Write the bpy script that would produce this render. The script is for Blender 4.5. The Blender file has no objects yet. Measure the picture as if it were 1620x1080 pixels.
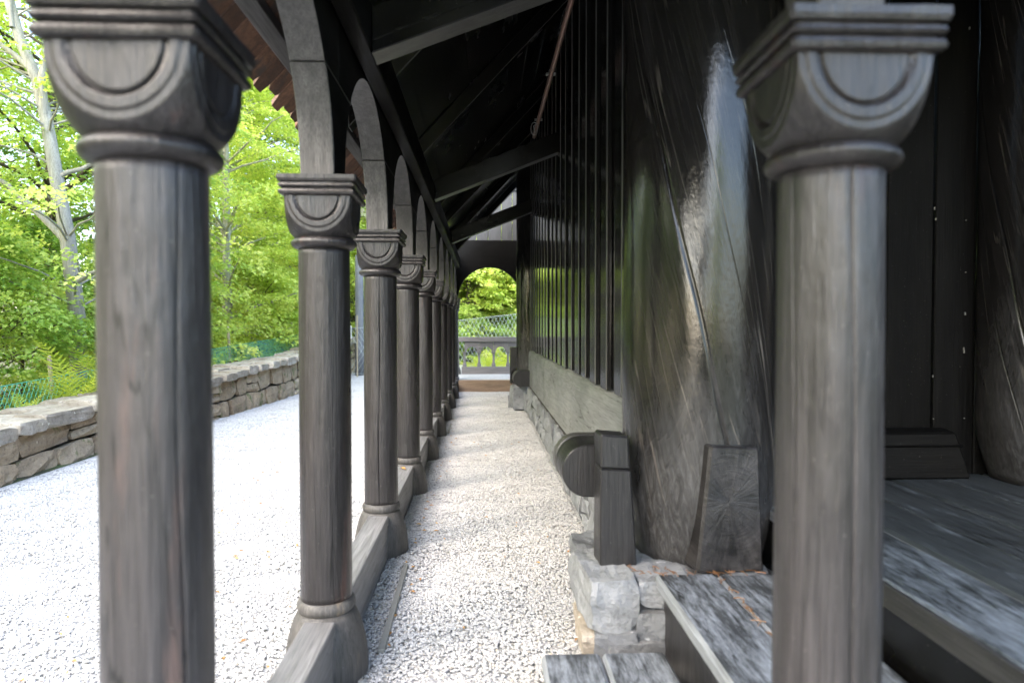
import bpy, bmesh, math, random
import numpy as np
from mathutils import Vector, Matrix, noise as mnoise

random.seed(7); rng = np.random.default_rng(7)
S = bpy.context.scene
COL = S.collection
R_ = math.radians

# ------------------------------------------------------------------ camera
cam_d = bpy.data.cameras.new('camera'); cam = bpy.data.objects.new('camera', cam_d); COL.objects.link(cam)
cam_d.sensor_width = 36.0; cam_d.lens = 24.0; cam_d.clip_start = 0.05; cam_d.clip_end = 500
cam.location = (0, 0, 1.33)
cam.rotation_euler = (math.pi/2 - math.atan(25/1080), 0, -math.atan(45/1080))
cam_d.dof.use_dof = True; cam_d.dof.focus_distance = 5.5; cam_d.dof.aperture_fstop = 2.1
S.camera = cam
# ------------------------------------------------------------------ sky, sun, exposure
W = bpy.data.worlds.new('World'); S.world = W; W.use_nodes = True
SUN_DIR = Vector((-0.80, -0.60, 0.82)).normalized()          # towards the sun
sky_n = W.node_tree.nodes.new('ShaderNodeTexSky'); sky_n.sky_type = 'NISHITA'; sky_n.sun_disc = False
sky_n.sun_elevation = math.asin(SUN_DIR.z); sky_n.sun_rotation = math.atan2(SUN_DIR.x, SUN_DIR.y)
sky_n.air_density = 1.0; sky_n.dust_density = 2.4; sky_n.ozone_density = 0.25
bg = W.node_tree.nodes['Background']; bg.inputs['Strength'].default_value = 0.15
W.node_tree.links.new(sky_n.outputs[0], bg.inputs[0])
sun_d = bpy.data.lights.new('sun', 'SUN'); sun = bpy.data.objects.new('sun', sun_d); COL.objects.link(sun)
sun_d.energy = 1.3; sun_d.angle = R_(110); sun_d.color = (1, .955, .885)
sun.location = (-10, -8, 20); sun.rotation_euler = SUN_DIR.to_track_quat('Z', 'Y').to_euler()
S.view_settings.view_transform = 'Standard'; S.view_settings.look = 'None'
S.view_settings.gamma = 1.0; S.view_settings.use_curve_mapping = False
S.view_settings.exposure = 3.08
S.render.engine = 'CYCLES'
S.cycles.use_denoising = True
S.cycles.max_bounces = 8; S.cycles.diffuse_bounces = 5; S.cycles.glossy_bounces = 3; S.cycles.transmission_bounces = 4
S.cycles.sample_clamp_indirect = 6.0

# ------------------------------------------------------------------ materials
class M:
    def __init__(s, name):
        s.m = bpy.data.materials.new(name); s.m.use_nodes = True; s.t = s.m.node_tree
        s.b = s.t.nodes['Principled BSDF']; s.out = s.t.nodes['Material Output']
    def n(s, ty, **kw):
        x = s.t.nodes.new('ShaderNode' + ty)
        for k, v in kw.items():
            if k.startswith('i_'):
                key = k[2:]; key = int(key) if key.isdigit() else key.replace('_', ' ')
                if isinstance(v, bpy.types.NodeSocket): s.t.links.new(v, x.inputs[key])
                else: x.inputs[key].default_value = v
            else: setattr(x, k, v)
        return x
    def l(s, a, b): s.t.links.new(a, b)
    def coords(s, scale=(1, 1, 1), rnd=True, obj=True):
        tc = s.n('TexCoord'); v = tc.outputs['Object']
        if rnd:
            oi = s.n('ObjectInfo')
            k = s.n('VectorMath', operation='SCALE', i_0=(37.1, 19.7, 53.3)); s.l(oi.outputs['Random'], k.inputs['Scale'])
            a = s.n('VectorMath', operation='ADD'); s.l(v, a.inputs[0]); s.l(k.outputs[0], a.inputs[1]); v = a.outputs[0]
        s.cv = v
        return s.sc(v, scale)
    def sc(s, v, scale):
        mp = s.n('VectorMath', operation='MULTIPLY', i_1=scale); s.l(v, mp.inputs[0]); return mp.outputs[0]
    def noise(s, v, scale=1., detail=5., rough=.55, dist=0.):
        x = s.n('TexNoise', i_Scale=scale, i_Detail=detail, i_Roughness=rough, i_Distortion=dist); s.l(v, x.inputs['Vector']); return x.outputs[0]
    def ramp(s, f, stops, interp='LINEAR'):
        x = s.n('ValToRGB'); s.l(f, x.inputs[0]); e = x.color_ramp; e.interpolation = interp
        while len(e.elements) < len(stops): e.elements.new(.5)
        for el, (p, c) in zip(e.elements, stops):
            el.position = p; el.color = (c, c, c, 1) if isinstance(c, (int, float)) else (*c, 1)
        return x.outputs[0]
    def mix(s, f, a, b, mode='MIX'):
        x = s.n('Mix', data_type='RGBA', blend_type=mode)
        for key, v in ((0, f), (6, a), (7, b)):
            if isinstance(v, bpy.types.NodeSocket): s.l(v, x.inputs[key])
            else: x.inputs[key].default_value = v if isinstance(v, (int, float)) else (*v, 1)
        return x.outputs[2]
    def math(s, op, a, b=0.):
        x = s.n('Math', operation=op)
        for i, v in enumerate((a, b)):
            if isinstance(v, bpy.types.NodeSocket): s.l(v, x.inputs[i])
            else: x.inputs[i].default_value = v
        return x.outputs[0]
    def bump(s, h, strength=.3, dist=.01, prev=None):
        x = s.n('Bump', i_Strength=strength, i_Distance=dist); s.l(h, x.inputs['Height'])
        if prev is not None: s.l(prev, x.inputs['Normal'])
        return x.outputs[0]
    def fin(s, col=None, rough=None, nrm=None):
        for v, k in ((col, 'Base Color'), (rough, 'Roughness'), (nrm, 'Normal')):
            if v is None: continue
            if isinstance(v, bpy.types.NodeSocket): s.l(v, s.b.inputs[k])
            else: s.b.inputs[k].default_value = v if isinstance(v, (int, float)) else (*v, 1)
        return s.m

def grain(ax, along, across):
    v = [across]*3; v['XYZ'.index(ax)] = along; return tuple(v)

def wood(name, dark, light, ax='Z', rough=(.35, .6), stain=None, stain_at=.62, bump=.35, patch=3., spec=.5, wob=0., dust=None, checks=0., tone=.12):
    m = M(name); v = m.coords(grain(ax, 1.6, 34)); base = m.cv
    g = m.noise(v, 1., 7, .62); fine = m.noise(m.sc(base, grain(ax, 5, 190)), 1., 4, .6)
    big = m.noise(m.sc(base, grain(ax, patch*.35, patch)), 1., 4, .6)
    c = m.ramp(g, [(.3, dark), (.72, light)])
    c = m.mix(m.ramp(big, [(.35, 0.), (.7, .75)]), c, tuple((a*.55+b*.45)*.75 for a, b in zip(dark, light)))
    c = m.mix(m.ramp(fine, [(.35, .55), (.55, 0.)]), c, tuple(a*.4 for a in dark))
    if stain:
        sn = m.noise(m.sc(base, grain(ax, 1.1, 11)), 1., 5, .65)
        c = m.mix(m.ramp(sn, [(stain_at, 0.), (stain_at+.12, .8)]), c, stain)
    if dust:
        dn = m.noise(m.sc(base, grain(ax, 2.6, 13)), 1., 12, .80)
        dm = m.math('MULTIPLY', m.ramp(dn, [(dust[0]-.03, 0.), (dust[0]+.25, 1.)]), m.ramp(fine, [(.3, .55), (.6, 1.)]))
        c = m.mix(dm, c, dust[1])
    if checks:
        cn = m.noise(m.sc(base, grain(ax, 1.3, 12)), 1., 3, .5, .4); ab = m.math('ABSOLUTE', m.math('SUBTRACT', cn, .5))
        cm = m.math('MULTIPLY', m.ramp(ab, [(.004, 1.), (.012, 0.)]), m.ramp(big, [(.45, 0.), (.6, checks)]))
        c = m.mix(cm, c, tuple(a*.12 for a in dark))
    if tone:
        oi = m.n('ObjectInfo'); mr = m.n('MapRange', i_3=1-tone, i_4=1+tone); m.l(oi.outputs['Random'], mr.inputs[0])
        cb = m.n('CombineColor')
        for q in range(3): m.l(mr.outputs[0], cb.inputs[q])
        c = m.mix(1., c, cb.outputs[0], 'MULTIPLY')
    spk = m.noise(base, 150., 2, .5)
    c = m.mix(m.ramp(spk, [(.735, 0.), (.76, .5)]), c, (.35, .33, .3))
    r = m.ramp(big, [(.3, rough[0]), (.7, rough[1])])
    h = m.math('ADD', m.math('MULTIPLY', g, .8), m.math('MULTIPLY', fine, .5))
    n = m.bump(h, bump, .006)
    if wob: n = m.bump(m.noise(m.sc(base, grain(ax, 6, 16)), 1., 3, .5), wob, .03, n)
    m.b.inputs['Specular IOR Level'].default_value = spec
    return m.fin(c, r, n)

MAT = {}
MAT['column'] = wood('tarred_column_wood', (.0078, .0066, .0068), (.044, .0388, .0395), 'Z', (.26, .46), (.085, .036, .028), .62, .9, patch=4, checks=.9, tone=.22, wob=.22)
MAT['column_front'] = wood('paler_column_wood', (.010, .0088, .009), (.072, .065, .0665), 'Z', (.26, .48), (.088, .056, .048), .60, .9, patch=3, checks=.9, wob=.25)  # somewhat paler column wood, for the nearest column of the row and the porch
MAT['base'] = wood('weathered_base_wood', (.032, .030, .028), (.11, .102, .095), 'Z', (.5, .75), (.19, .145, .10), .60, .5)
MAT['sillY'] = wood('weathered_sill_wood', (.09, .088, .088), (.27, .265, .265), 'Y', (.42, .65), (.22, .17, .12), .68, .4, checks=.6)
MAT['arch'] = wood('arch_wood', (.045, .042, .041), (.135, .128, .125), 'Z', (.5, .7), None, .6, .6)
MAT['tarZ'] = wood('black_tar_vertical', (.010, .010, .010), (.034, .033, .032), 'Z', (.07, .15), None, .6, .05, wob=.02, spec=.85)
MAT['tarY'] = wood('black_tar_lengthwise', (.003, .003, .003), (.008, .0075, .007), 'Y', (.16, .30), None, .6, .15, wob=.05)
MAT['tarX'] = wood('black_tar_crosswise', (.003, .003, .003), (.008, .0077, .0075), 'X', (.16, .30), None, .6, .15, wob=.05)
for q, ax in (('matteX', 'X'), ('matteY', 'Y'), ('matteZ', 'Z')):
    MAT[q] = wood('dull_black_'+q[-1].lower(), (.003, .003, .003), (.008, .0076, .0072), ax, (.35, .55), None, .6, .35, spec=.08)
MAT['worn_tar'] = wood('worn_tar_arris', (.05, .05, .049), (.15, .148, .145), 'Z', (.3, .5), None, .6, .3)
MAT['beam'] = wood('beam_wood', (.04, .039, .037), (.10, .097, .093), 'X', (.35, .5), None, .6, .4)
MAT['block'] = wood('block_end_grain', (.005, .005, .0055), (.033, .031, .032), 'Z', (.28, .5), None, .6, .5, patch=9, checks=.7)
MAT['bigsill'] = wood('grey_sill_timber', (.15, .154, .150), (.31, .314, .305), 'Y', (.45, .65), None, .6, .5, checks=.9)
MAT['step'] = wood('dusty_step_plank', (.016, .018, .021), (.075, .082, .09), 'Y', (.45, .7), None, .6, .6, checks=.8, dust=(.46, (.42, .46, .52)))
MAT['platform_edge'] = wood('scuffed_platform_plank', (.018, .022, .025), (.085, .097, .104), 'Y', (.36, .6), None, .6, .6, checks=.8, dust=(.465, (.36, .41, .47)))
MAT['platform'] = wood('dark_platform_plank', (.018, .022, .025), (.085, .097, .104), 'Y', (.34, .55), None, .6, .6, checks=.8, dust=(.59, (.33, .38, .43)))
MAT['fascia'] = wood('grey_fascia_board', (.018, .0178, .018), (.052, .051, .052), 'Y', (.55, .75), None, .6, .4)
MAT['shingle'] = wood('red_brown_shingle', (.07, .035, .022), (.24, .12, .07), 'X', (.6, .8), (.05, .042, .04), .55, .5, tone=.5)
MAT['worn'] = wood('pale_worn_arris', (.14, .15, .16), (.36, .38, .41), 'Y', (.5, .7), None, .6, .4)
MAT['gable'] = wood('grey_gable_board', (.045, .048, .052), (.08, .084, .09), 'Z', (.5, .7), None, .6, .3)
MAT['rail'] = wood('grey_balustrade_wood', (.11, .10, .10), (.25, .235, .23), 'X', (.5, .7), None, .6, .3)
MAT['stepbrown'] = wood('brown_end_sill', (.20, .13, .085), (.44, .32, .22), 'X', (.5, .7), (.08, .06, .05), .55, .4)
MAT['stake'] = wood('pale_fence_stake', (.36, .29, .19), (.55, .47, .34), 'Z', (.6, .8), None, .6, .3)
MAT['postgrey'] = wood('blue_grey_post', (.12, .125, .14), (.25, .26, .29), 'Z', (.5, .7), None, .6, .3)
MAT['bark_pale'] = wood('pale_beech_bark', (.28, .265, .235), (.56, .53, .47), 'Z', (.7, .9), (.10, .13, .05), .6, .5, patch=4)
MAT['bark_dark'] = wood('dark_bark', (.05, .038, .027), (.15, .11, .08), 'Z', (.7, .9), (.07, .11, .03), .58, .9, patch=4)

def big_post_mat():
    m = M('glossy_tarred_log'); v = m.coords((1, 1, 1)); base = m.cv
    # feathered grain runs round the log, pulled along the height
    d = m.noise(m.sc(base, (7, 7, 2.2)), 1., 4, .6, .8)
    fe = m.ramp(m.noise(m.sc(base, (26, 26, 7)), 1., 6, .66, 2.6), [(.36, 0.), (.66, 1.)])
    sep = m.n('SeparateXYZ'); tc = m.n('TexCoord'); m.l(tc.outputs['Object'], sep.inputs[0])
    rot = m.n('VectorRotate', rotation_type='Z_AXIS'); m.l(tc.outputs['Object'], rot.inputs['Vector'])   # grain follows the twist of the trunk
    m.l(m.math('MULTIPLY', sep.outputs['Z'], .72), rot.inputs['Angle']); rv = rot.outputs[0]
    g = m.noise(m.sc(rv, (60, 60, 2.2)), 1., 7, .65)
    ln = m.noise(m.sc(rv, (17, 17, .55)), 1., 2, .5); ln = m.math('ABSOLUTE', m.math('SUBTRACT', ln, .5))
    ln = m.math('MULTIPLY', m.ramp(ln, [(.003, 1.), (.010, 0.)]), m.ramp(m.noise(m.sc(rv, (5, 5, 2)), 1., 3, .6), [(.45, 0.), (.62, .8)]))
    wear = m.math('ADD', sep.outputs['Z'], m.math('MULTIPLY', m.math('SUBTRACT', d, .5), 1.3))
    low = m.ramp(wear, [(.30, 1.), (.95, 0.)])               # rain splash has worn the tar off the foot of the log
    c = m.ramp(g, [(.3, (.006, .006, .006)), (.75, (.022, .020, .019))])
    c2 = m.mix(fe, (.016, .0158, .016), (.088, .0865, .087))
    c2 = m.mix(m.ramp(g, [(.35, .7), (.6, 0.)]), c2, (.025, .022, .02))
    c = m.mix(m.math('MULTIPLY', low, m.ramp(d, [(.2, .6), (.8, 1.)])), c, c2)
    c = m.mix(ln, c, (.13, .115, .10))
    r = m.mix(low, (.11, .11, .11), (.38, .38, .38))
    h = m.math('ADD', m.math('MULTIPLY', g, .5), m.math('MULTIPLY', fe, .25))
    n = m.bump(h, .16, .006); n = m.bump(m.noise(m.sc(base, (1, 1, .7)), 44., 3, .55), .055, .012, n)
    return m.fin(c, r, n)
MAT['log'] = big_post_mat()

def end_grain():
    m = M('weathered_end_grain'); v = m.coords(); tc = m.n('TexCoord'); sp = m.n('SeparateXYZ'); m.l(tc.outputs['Object'], sp.inputs[0])
    x, z = m.math('ADD', sp.outputs['X'], -.01), m.math('SUBTRACT', sp.outputs['Z'], .29)
    an = m.math('ARCTAN2', z, x); ra = m.math('SQRT', m.math('ADD', m.math('MULTIPLY', x, x), m.math('MULTIPLY', z, z)))
    cb = m.n('CombineXYZ'); m.l(m.math('MULTIPLY', an, 9.), cb.inputs[0]); m.l(m.math('MULTIPLY', ra, 7.), cb.inputs[1])
    rad = m.noise(cb.outputs[0], 1., 5, .65)
    cr = m.n('CombineXYZ'); m.l(m.math('MULTIPLY', ra, 150.), cr.inputs[0]); m.l(m.math('MULTIPLY', an, 1.5), cr.inputs[1])
    ring = m.noise(cr.outputs[0], 1., 2, .5); big = m.noise(v, 6., 5, .65)
    c = m.ramp(m.math('ADD', m.math('MULTIPLY', rad, .34), m.math('MULTIPLY', big, .66)), [(.38, (.005, .005, .0055)), (.6, (.042, .038, .038))])
    c = m.mix(m.ramp(ring, [(.4, .45), (.6, 0.)]), c, (.006, .006, .006))
    ck = m.math('ABSOLUTE', m.math('SUBTRACT', rad, .5)); c = m.mix(m.ramp(ck, [(.003, .6), (.009, 0.)]), c, (.003, .003, .003))
    return m.fin(c, m.ramp(big, [(.35, .28), (.65, .5)]), m.bump(m.math('ADD', rad, m.math('MULTIPLY', ring, .4)), .5, .006))
MAT['endgrain'] = end_grain()
def stone_mat(name, c1, c2, c3, moss=None, rs=.8, cs=5.):
    m = M(name); v = m.coords(); base = m.cv
    a = m.noise(base, cs, 8, .65); b = m.noise(base, cs*5, 6, .7); oi = m.n('ObjectInfo')
    c = m.ramp(a, [(.3, c1), (.55, c2), (.72, c3)])
    c = m.mix(.35, c, m.ramp(oi.outputs['Random'], [(0, c1), (.5, c2), (1, c3)]))
    c = m.mix(m.ramp(b, [(.36, .42), (.48, 0.)]), c, tuple(x*.35 for x in c1))
    c = m.mix(m.ramp(m.noise(base, cs*3.1, 4, .6), [(.66, 0.), (.72, .8)]), c, tuple(min(.8, x*1.5) for x in c3))
    if moss:
        c = m.mix(m.ramp(m.noise(base, 3.3, 6, .7), [(.57, 0.), (.64, .9)]), c, moss)
    n = m.bump(b, 1., .016); n = m.bump(m.noise(m.sc(base, (6, 6, 26)), 1., 6, .7), .5, .02, n)
    return m.fin(c, rs, n)
MAT['stone'] = stone_mat('dry_stone', (.19, .135, .085), (.37, .28, .18), (.53, .44, .32), (.10, .12, .03))
MAT['cap'] = stone_mat('cap_stone', (.20, .165, .125), (.38, .33, .265), (.56, .51, .44))
MAT['schist'] = stone_mat('grey_schist', (.11, .116, .123), (.21, .219, .23), (.32, .33, .338), None, .75, 4.)
MAT['core'] = stone_mat('dark_earth_core', (.02, .018, .014), (.04, .035, .028), (.05, .045, .035))

def pebble_mat():
    m = M('white_pebble'); oi = m.n('ObjectInfo')
    c = m.ramp(oi.outputs['Random'], [(0, (.49, .482, .47)), (.46, (.44, .435, .428)), (.70, (.36, .36, .36)), (.86, (.30, .305, .313)), (.94, (.40, .355, .29)), (.968, (.19, .197, .208))], 'CONSTANT')
    tc = m.n('TexCoord'); nz = m.noise(tc.outputs['Object'], 90., 3, .6)
    c = m.mix(m.ramp(nz, [(.35, .3), (.55, 0.)]), c, (.45, .45, .46))
    return m.fin(c, .7)
MAT['pebble'] = pebble_mat()
def bed_mat():
    m = M('gravel_bed'); v = m.coords(rnd=False)
    vo = m.n('TexVoronoi', i_Scale=55.); m.l(v, vo.inputs['Vector'])
    sep = m.n('SeparateColor'); m.l(vo.outputs['Color'], sep.inputs[0])
    c = m.ramp(sep.outputs[0], [(0, (.47, .462, .45)), (.6, (.42, .417, .41)), (.8, (.34, .343, .35)), (.93, (.24, .245, .255))], 'CONSTANT')
    c = m.mix(m.ramp(vo.outputs['Distance'], [(.35, 0.), (.75, .35)]), c, (.22, .22, .22))
    n = m.bump(m.math('MULTIPLY', vo.outputs['Distance'], -1.), .8, .02)
    return m.fin(c, .8, n)
MAT['bed'] = bed_mat()
def soil_mat():
    m = M('forest_floor'); v = m.coords(rnd=False)
    c = m.ramp(m.noise(v, 1.2, 8, .7), [(.35, (.035, .03, .018)), (.5, (.05, .06, .02)), (.65, (.06, .10, .025))])
    return m.fin(c, .9, m.bump(m.noise(v, 9., 6, .7), .8, .05))
MAT['soil'] = soil_mat()
def leaf_mat(name, c1, c2, c3, tr=.45):
    m = M(name); g = m.n('NewGeometry'); v = m.sc(g.outputs['Position'], (1, 1, 1.6))
    a = m.noise(v, 1.6, 4, .65); b = m.noise(g.outputs['Position'], 11., 2, .6)
    c = m.ramp(m.math('ADD', m.math('MULTIPLY', a, .65), m.math('MULTIPLY', b, .35)), [(.38, c1), (.5, c2), (.61, c3)])
    m.fin(c, .45); m.b.inputs['Specular IOR Level'].default_value = .35
    tl = m.n('BsdfTranslucent'); m.l(m.mix(1., c, (1.25, 1.15, .7), 'MULTIPLY'), tl.inputs[0])
    mx = m.n('MixShader', i_0=tr); m.l(m.b.outputs[0], mx.inputs[1]); m.l(tl.outputs[0], mx.inputs[2]); m.l(mx.outputs[0], m.out.inputs[0])
    return m.m
MAT['leaf_bright'] = leaf_mat('bright_beech_leaf', (.28, .42, .08), (.54, .67, .15), (.76, .81, .30))
MAT['leaf_mid'] = leaf_mat('mid_green_leaf', (.18, .33, .07), (.38, .55, .12), (.60, .71, .23))
MAT['leaf_dark'] = leaf_mat('dark_leaf', (.07, .16, .05), (.12, .24, .07), (.19, .33, .09), .35)
MAT['fern'] = leaf_mat('fern_frond', (.34, .46, .06), (.48, .58, .09), (.60, .66, .14))
MAT['dry'] = leaf_mat('dry_leaf', (.30, .14, .04), (.42, .22, .06), (.5, .32, .1), .2)
MAT['needle'] = leaf_mat('dry_needle', (.16, .07, .03), (.22, .11, .05), (.3, .17, .08), .1)
def plain(name, c, r=.5, metal=0.):
    m = M(name); v = m.coords(); nz = m.noise(v, 30., 4, .6)
    m.b.inputs['Metallic'].default_value = metal
    return m.fin(m.mix(m.ramp(nz, [(.35, .35), (.65, 0.)]), c, tuple(x*.6 for x in c)), r, m.bump(nz, .1, .004))
MAT['wire_green'] = plain('green_plastic_wire', (.10, .50, .38), .5)
MAT['wire_blue'] = plain('turquoise_plastic_wire', (.05, .30, .30), .5)
MAT['copper'] = plain('brown_metal_pipe', (.22, .13, .10), .35, .5)
MAT['wire_pale'] = plain('pale_wire', (.55, .6, .57), .4)
MAT['steel'] = plain('grey_wire_steel', (.45, .45, .45), .3, .8)
MAT['sign'] = plain('white_sign_face', (.8, .8, .8), .5)
MAT['edging'] = plain('grey_edging', (.22, .22, .20), .6)

# ------------------------------------------------------------------ object helpers
def tag(o, label, cat, group=None, kind='thing'):
    o['kind'] = kind
    if label: o['label'] = label
    if cat: o['category'] = cat
    if group: o['group'] = group
    return o
def thing(name, label, cat, loc=(0, 0, 0), group=None):
    o = bpy.data.objects.new(name, None); o.empty_display_size = .1; COL.objects.link(o); o.location = loc
    return tag(o, label, cat, group)
def mesh(name, V, F, mat, smooth=False):
    me = bpy.data.meshes.new(name); me.from_pydata([tuple(v) for v in V], [], F); me.materials.append(MAT[mat])
    if smooth: me.shade_smooth()
    me.update(); return me
def link(name, me, parent=None, loc=None, rot=None):
    o = bpy.data.objects.new(name, me); COL.objects.link(o)
    if parent is not None: o.parent = parent
    if loc is not None: o.location = loc
    if rot is not None: o.rotation_euler = rot
    return o
def obj(name, V, F, mat, parent=None, smooth=False, local=False):
    """V in world coordinates unless local; a parentless mesh gets its origin at its base centre"""
    V = [Vector(v) for v in V]
    if local: off = Vector((0, 0, 0))
    elif parent is not None:
        off = Vector(parent.location); p = parent.parent
        while p is not None: off += p.location; p = p.parent
    else:
        off = Vector(((min(v.x for v in V)+max(v.x for v in V))/2, (min(v.y for v in V)+max(v.y for v in V))/2, min(v.z for v in V)))
    o = link(name, mesh(name, [v-off for v in V], F, mat, smooth), parent)
    if parent is None and not local: o.location = off
    return o
def struct(o): o['kind'] = 'structure'; return o

def bm_data(bm):
    bm.verts.index_update(); V = [v.co.copy() for v in bm.verts]; F = [[v.index for v in f.verts] for f in bm.faces]; bm.free(); return V, F
def hexa(c8, bev=.004, jit=0., seg=1):
    """c8: 4 bottom corners ccw then 4 top corners"""
    bm = bmesh.new(); vs = [bm.verts.new(c) for c in c8]
    for f in ((3, 2, 1, 0), (4, 5, 6, 7), (0, 1, 5, 4), (1, 2, 6, 5), (2, 3, 7, 6), (3, 0, 4, 7)): bm.faces.new([vs[i] for i in f])
    if bev: bmesh.ops.bevel(bm, geom=list(bm.edges), offset=bev, segments=seg, affect='EDGES', profile=.5)
    if jit:
        for v in bm.verts: v.co += Vector((random.uniform(-jit, jit), random.uniform(-jit, jit), random.uniform(-jit, jit)))
    bmesh.ops.recalc_face_normals(bm, faces=list(bm.faces))
    return bm_data(bm)
def box(x0, x1, y0, y1, z0, z1, bev=.004, jit=0.):
    return hexa([(x0, y0, z0), (x1, y0, z0), (x1, y1, z0), (x0, y1, z0), (x0, y0, z1), (x1, y0, z1), (x1, y1, z1), (x0, y1, z1)], bev, jit)
def merge(*parts):
    V, F = [], []
    for v, f in parts:
        k = len(V); V += list(v); F += [[i+k for i in q] for q in f]
    return V, F
def prism(poly, axis, a0, a1, bev=.003):
    """poly: list of 2-D points; axis 'X': (y,z) extruded over x, 'Y': (x,z) over y"""
    bm = bmesh.new()
    mk = (lambda p, a: (a, p[0], p[1])) if axis == 'X' else (lambda p, a: (p[0], a, p[1]))
    A = [bm.verts.new(mk(p, a0)) for p in poly]; B = [bm.verts.new(mk(p, a1)) for p in poly]
    n = len(poly); bm.faces.new(A); bm.faces.new(B[::-1])
    for i in range(n): bm.faces.new([A[i], A[(i+1) % n], B[(i+1) % n], B[i]])
    bmesh.ops.recalc_face_normals(bm, faces=list(bm.faces))
    if bev:
        ed = [e for e in bm.edges if len(e.link_faces) == 2 and e.calc_face_angle(0) > .5]
        bmesh.ops.bevel(bm, geom=ed, offset=bev, segments=1, affect='EDGES')
    return bm_data(bm)
def tube(pts, rad, sides=6, cap=True):
    pts = [Vector(p) for p in pts]; n = len(pts)
    if isinstance(rad, (int, float)): rad = [rad]*n
    V, F = [], []; up = Vector((.13, .31, .94)).normalized()
    for i, p in enumerate(pts):
        t = (pts[min(i+1, n-1)]-pts[max(i-1, 0)]).normalized()
        a = t.cross(up)
        if a.length < .2: a = t.cross(Vector((1, 0, 0)))
        a.normalize(); b = t.cross(a)
        for k in range(sides):
            w = 2*math.pi*k/sides; V.append(p+(a*math.cos(w)+b*math.sin(w))*rad[i])
    for i in range(n-1):
        for k in range(sides):
            F.append([i*sides+k, i*sides+(k+1) % sides, (i+1)*sides+(k+1) % sides, (i+1)*sides+k])
    if cap: F.append(list(range(sides))[::-1]); F.append([(n-1)*sides+k for k in range(sides)])
    return V, F
def lathe(prof, n=40, cracks=(), twist=0., rough=0., seed=0, square=False, cap=True, wig=.0):
    """prof: (r,z) from bottom to top.  cracks: (angle,z0,z1,depth,halfwidth in rad)"""
    ang = [(2*math.pi*k/n, None) for k in range(n)]
    for ci, c in enumerate(cracks):
        lo = [c[0]-2.2*c[4], c[0]-c[4], c[0], c[0]+c[4], c[0]+2.2*c[4]]
        ang = [a for a in ang if abs((a[0]-c[0]+math.pi) % (2*math.pi)-math.pi) > 2.4*c[4]]
        for j, a in enumerate(lo): ang.append((a % (2*math.pi), (ci, j)))
    ang.sort(key=lambda t: t[0]); m = len(ang); V, F = [], []
    for r, z in prof:
        rot = twist*z + wig*(math.sin(z*3.1+seed)+.5*math.sin(z*7.7+seed*2))
        for a, tg in ang:
            rr = r
            if rough: rr *= 1+rough*mnoise.noise(Vector((math.cos(a)*2.1+seed, math.sin(a)*2.1, z*1.4)))
            if tg:
                c = cracks[tg[0]]; env = 0.
                if c[1] < z < c[2]:
                    env = min(1, (z-c[1])/.12, (c[2]-z)/.12)*(.65+.35*math.sin(z*9+seed))
                if tg[1] == 2: rr -= c[3]*env
            V.append((rr*math.cos(a+rot), rr*math.sin(a+rot), z))
    for i in range(len(prof)-1):
        for k in range(m): F.append([i*m+k, i*m+(k+1) % m, (i+1)*m+(k+1) % m, (i+1)*m+k])
    if cap: F.append(list(range(m))[::-1]); F.append([(len(prof)-1)*m+k for k in range(m)])
    return V, F
def shift(vf, d): d = Vector(d); return [Vector(v)+d for v in vf[0]], vf[1]

def rock(c, s, rot=0., jit=.12, sq=.25, seed=None):
    """block of stone: 24 quads"""
    rr = random.Random(seed) if seed is not None else random
    idx = {}; V = []; F = []
    def vid(i, j, k):
        if (i, j, k) not in idx:
            p = Vector(((i-1), (j-1), (k-1)))
            l = p.length; q = p.copy()
            q = p*(1-sq*(l-1)/.732*.5) if l > 1 else p
            q = Vector((q.x*(1+rr.uniform(-jit, jit)), q.y*(1+rr.uniform(-jit, jit)), q.z*(1+rr.uniform(-jit, jit))))
            q += Vector((rr.uniform(-jit, jit), rr.uniform(-jit, jit), rr.uniform(-jit, jit)))*.5
            q = Vector((q.x*s[0]/2, q.y*s[1]/2, q.z*s[2]/2)); q.rotate(Matrix.Rotation(rot, 3, 'Z'))
            idx[(i, j, k)] = len(V); V.append(q+Vector(c))
        return idx[(i, j, k)]
    for ax in range(3):
        for sd in (0, 2):
            for a in range(2):
                for b in range(2):
                    qd = []
                    for da, db in ((0, 0), (1, 0), (1, 1), (0, 1)):
                        t = [0, 0, 0]; t[ax] = sd; t[(ax+1) % 3] = a+da; t[(ax+2) % 3] = b+db; qd.append(vid(*t))
                    F.append(qd if sd else qd[::-1])
    return V, F

# ------------------------------------------------------------------ ground
def terrain_z(x, y):
    z = 0.
    if x < -4.1: z = min(1, (-4.1-x)/.5)*.22 + .06*mnoise.noise(Vector((x*.6, y*.6, 0)))
    if x < -8: z -= (-8-x)*.10
    hill = max(0, y-19.5+.25*max(0, -x-4))*.5*max(0., min(1., (x+24)/14))
    z += min(hill, 9)+(.25*mnoise.noise(Vector((x*.3, y*.3, 5))) if hill > .3 else 0)
    return z-.03
xs = np.unique(np.concatenate([np.linspace(-120, -26, 8), np.linspace(-25, 12, 50), np.linspace(14, 120, 8)]))
ys = np.unique(np.concatenate([np.linspace(-90, -12, 7), np.linspace(-10, 50, 70), np.linspace(55, 160, 8)]))
V = [(x, y, terrain_z(x, y)) for y in ys for x in xs]
F = [[j*len(xs)+i, j*len(xs)+i+1, (j+1)*len(xs)+i+1, (j+1)*len(xs)+i] for j in range(len(ys)-1) for i in range(len(xs)-1)]
struct(obj('ground', V, F, 'soil', smooth=True, local=True))
YARD = (-3.85, -.6, 20.5)
V, F = [], []
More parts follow.
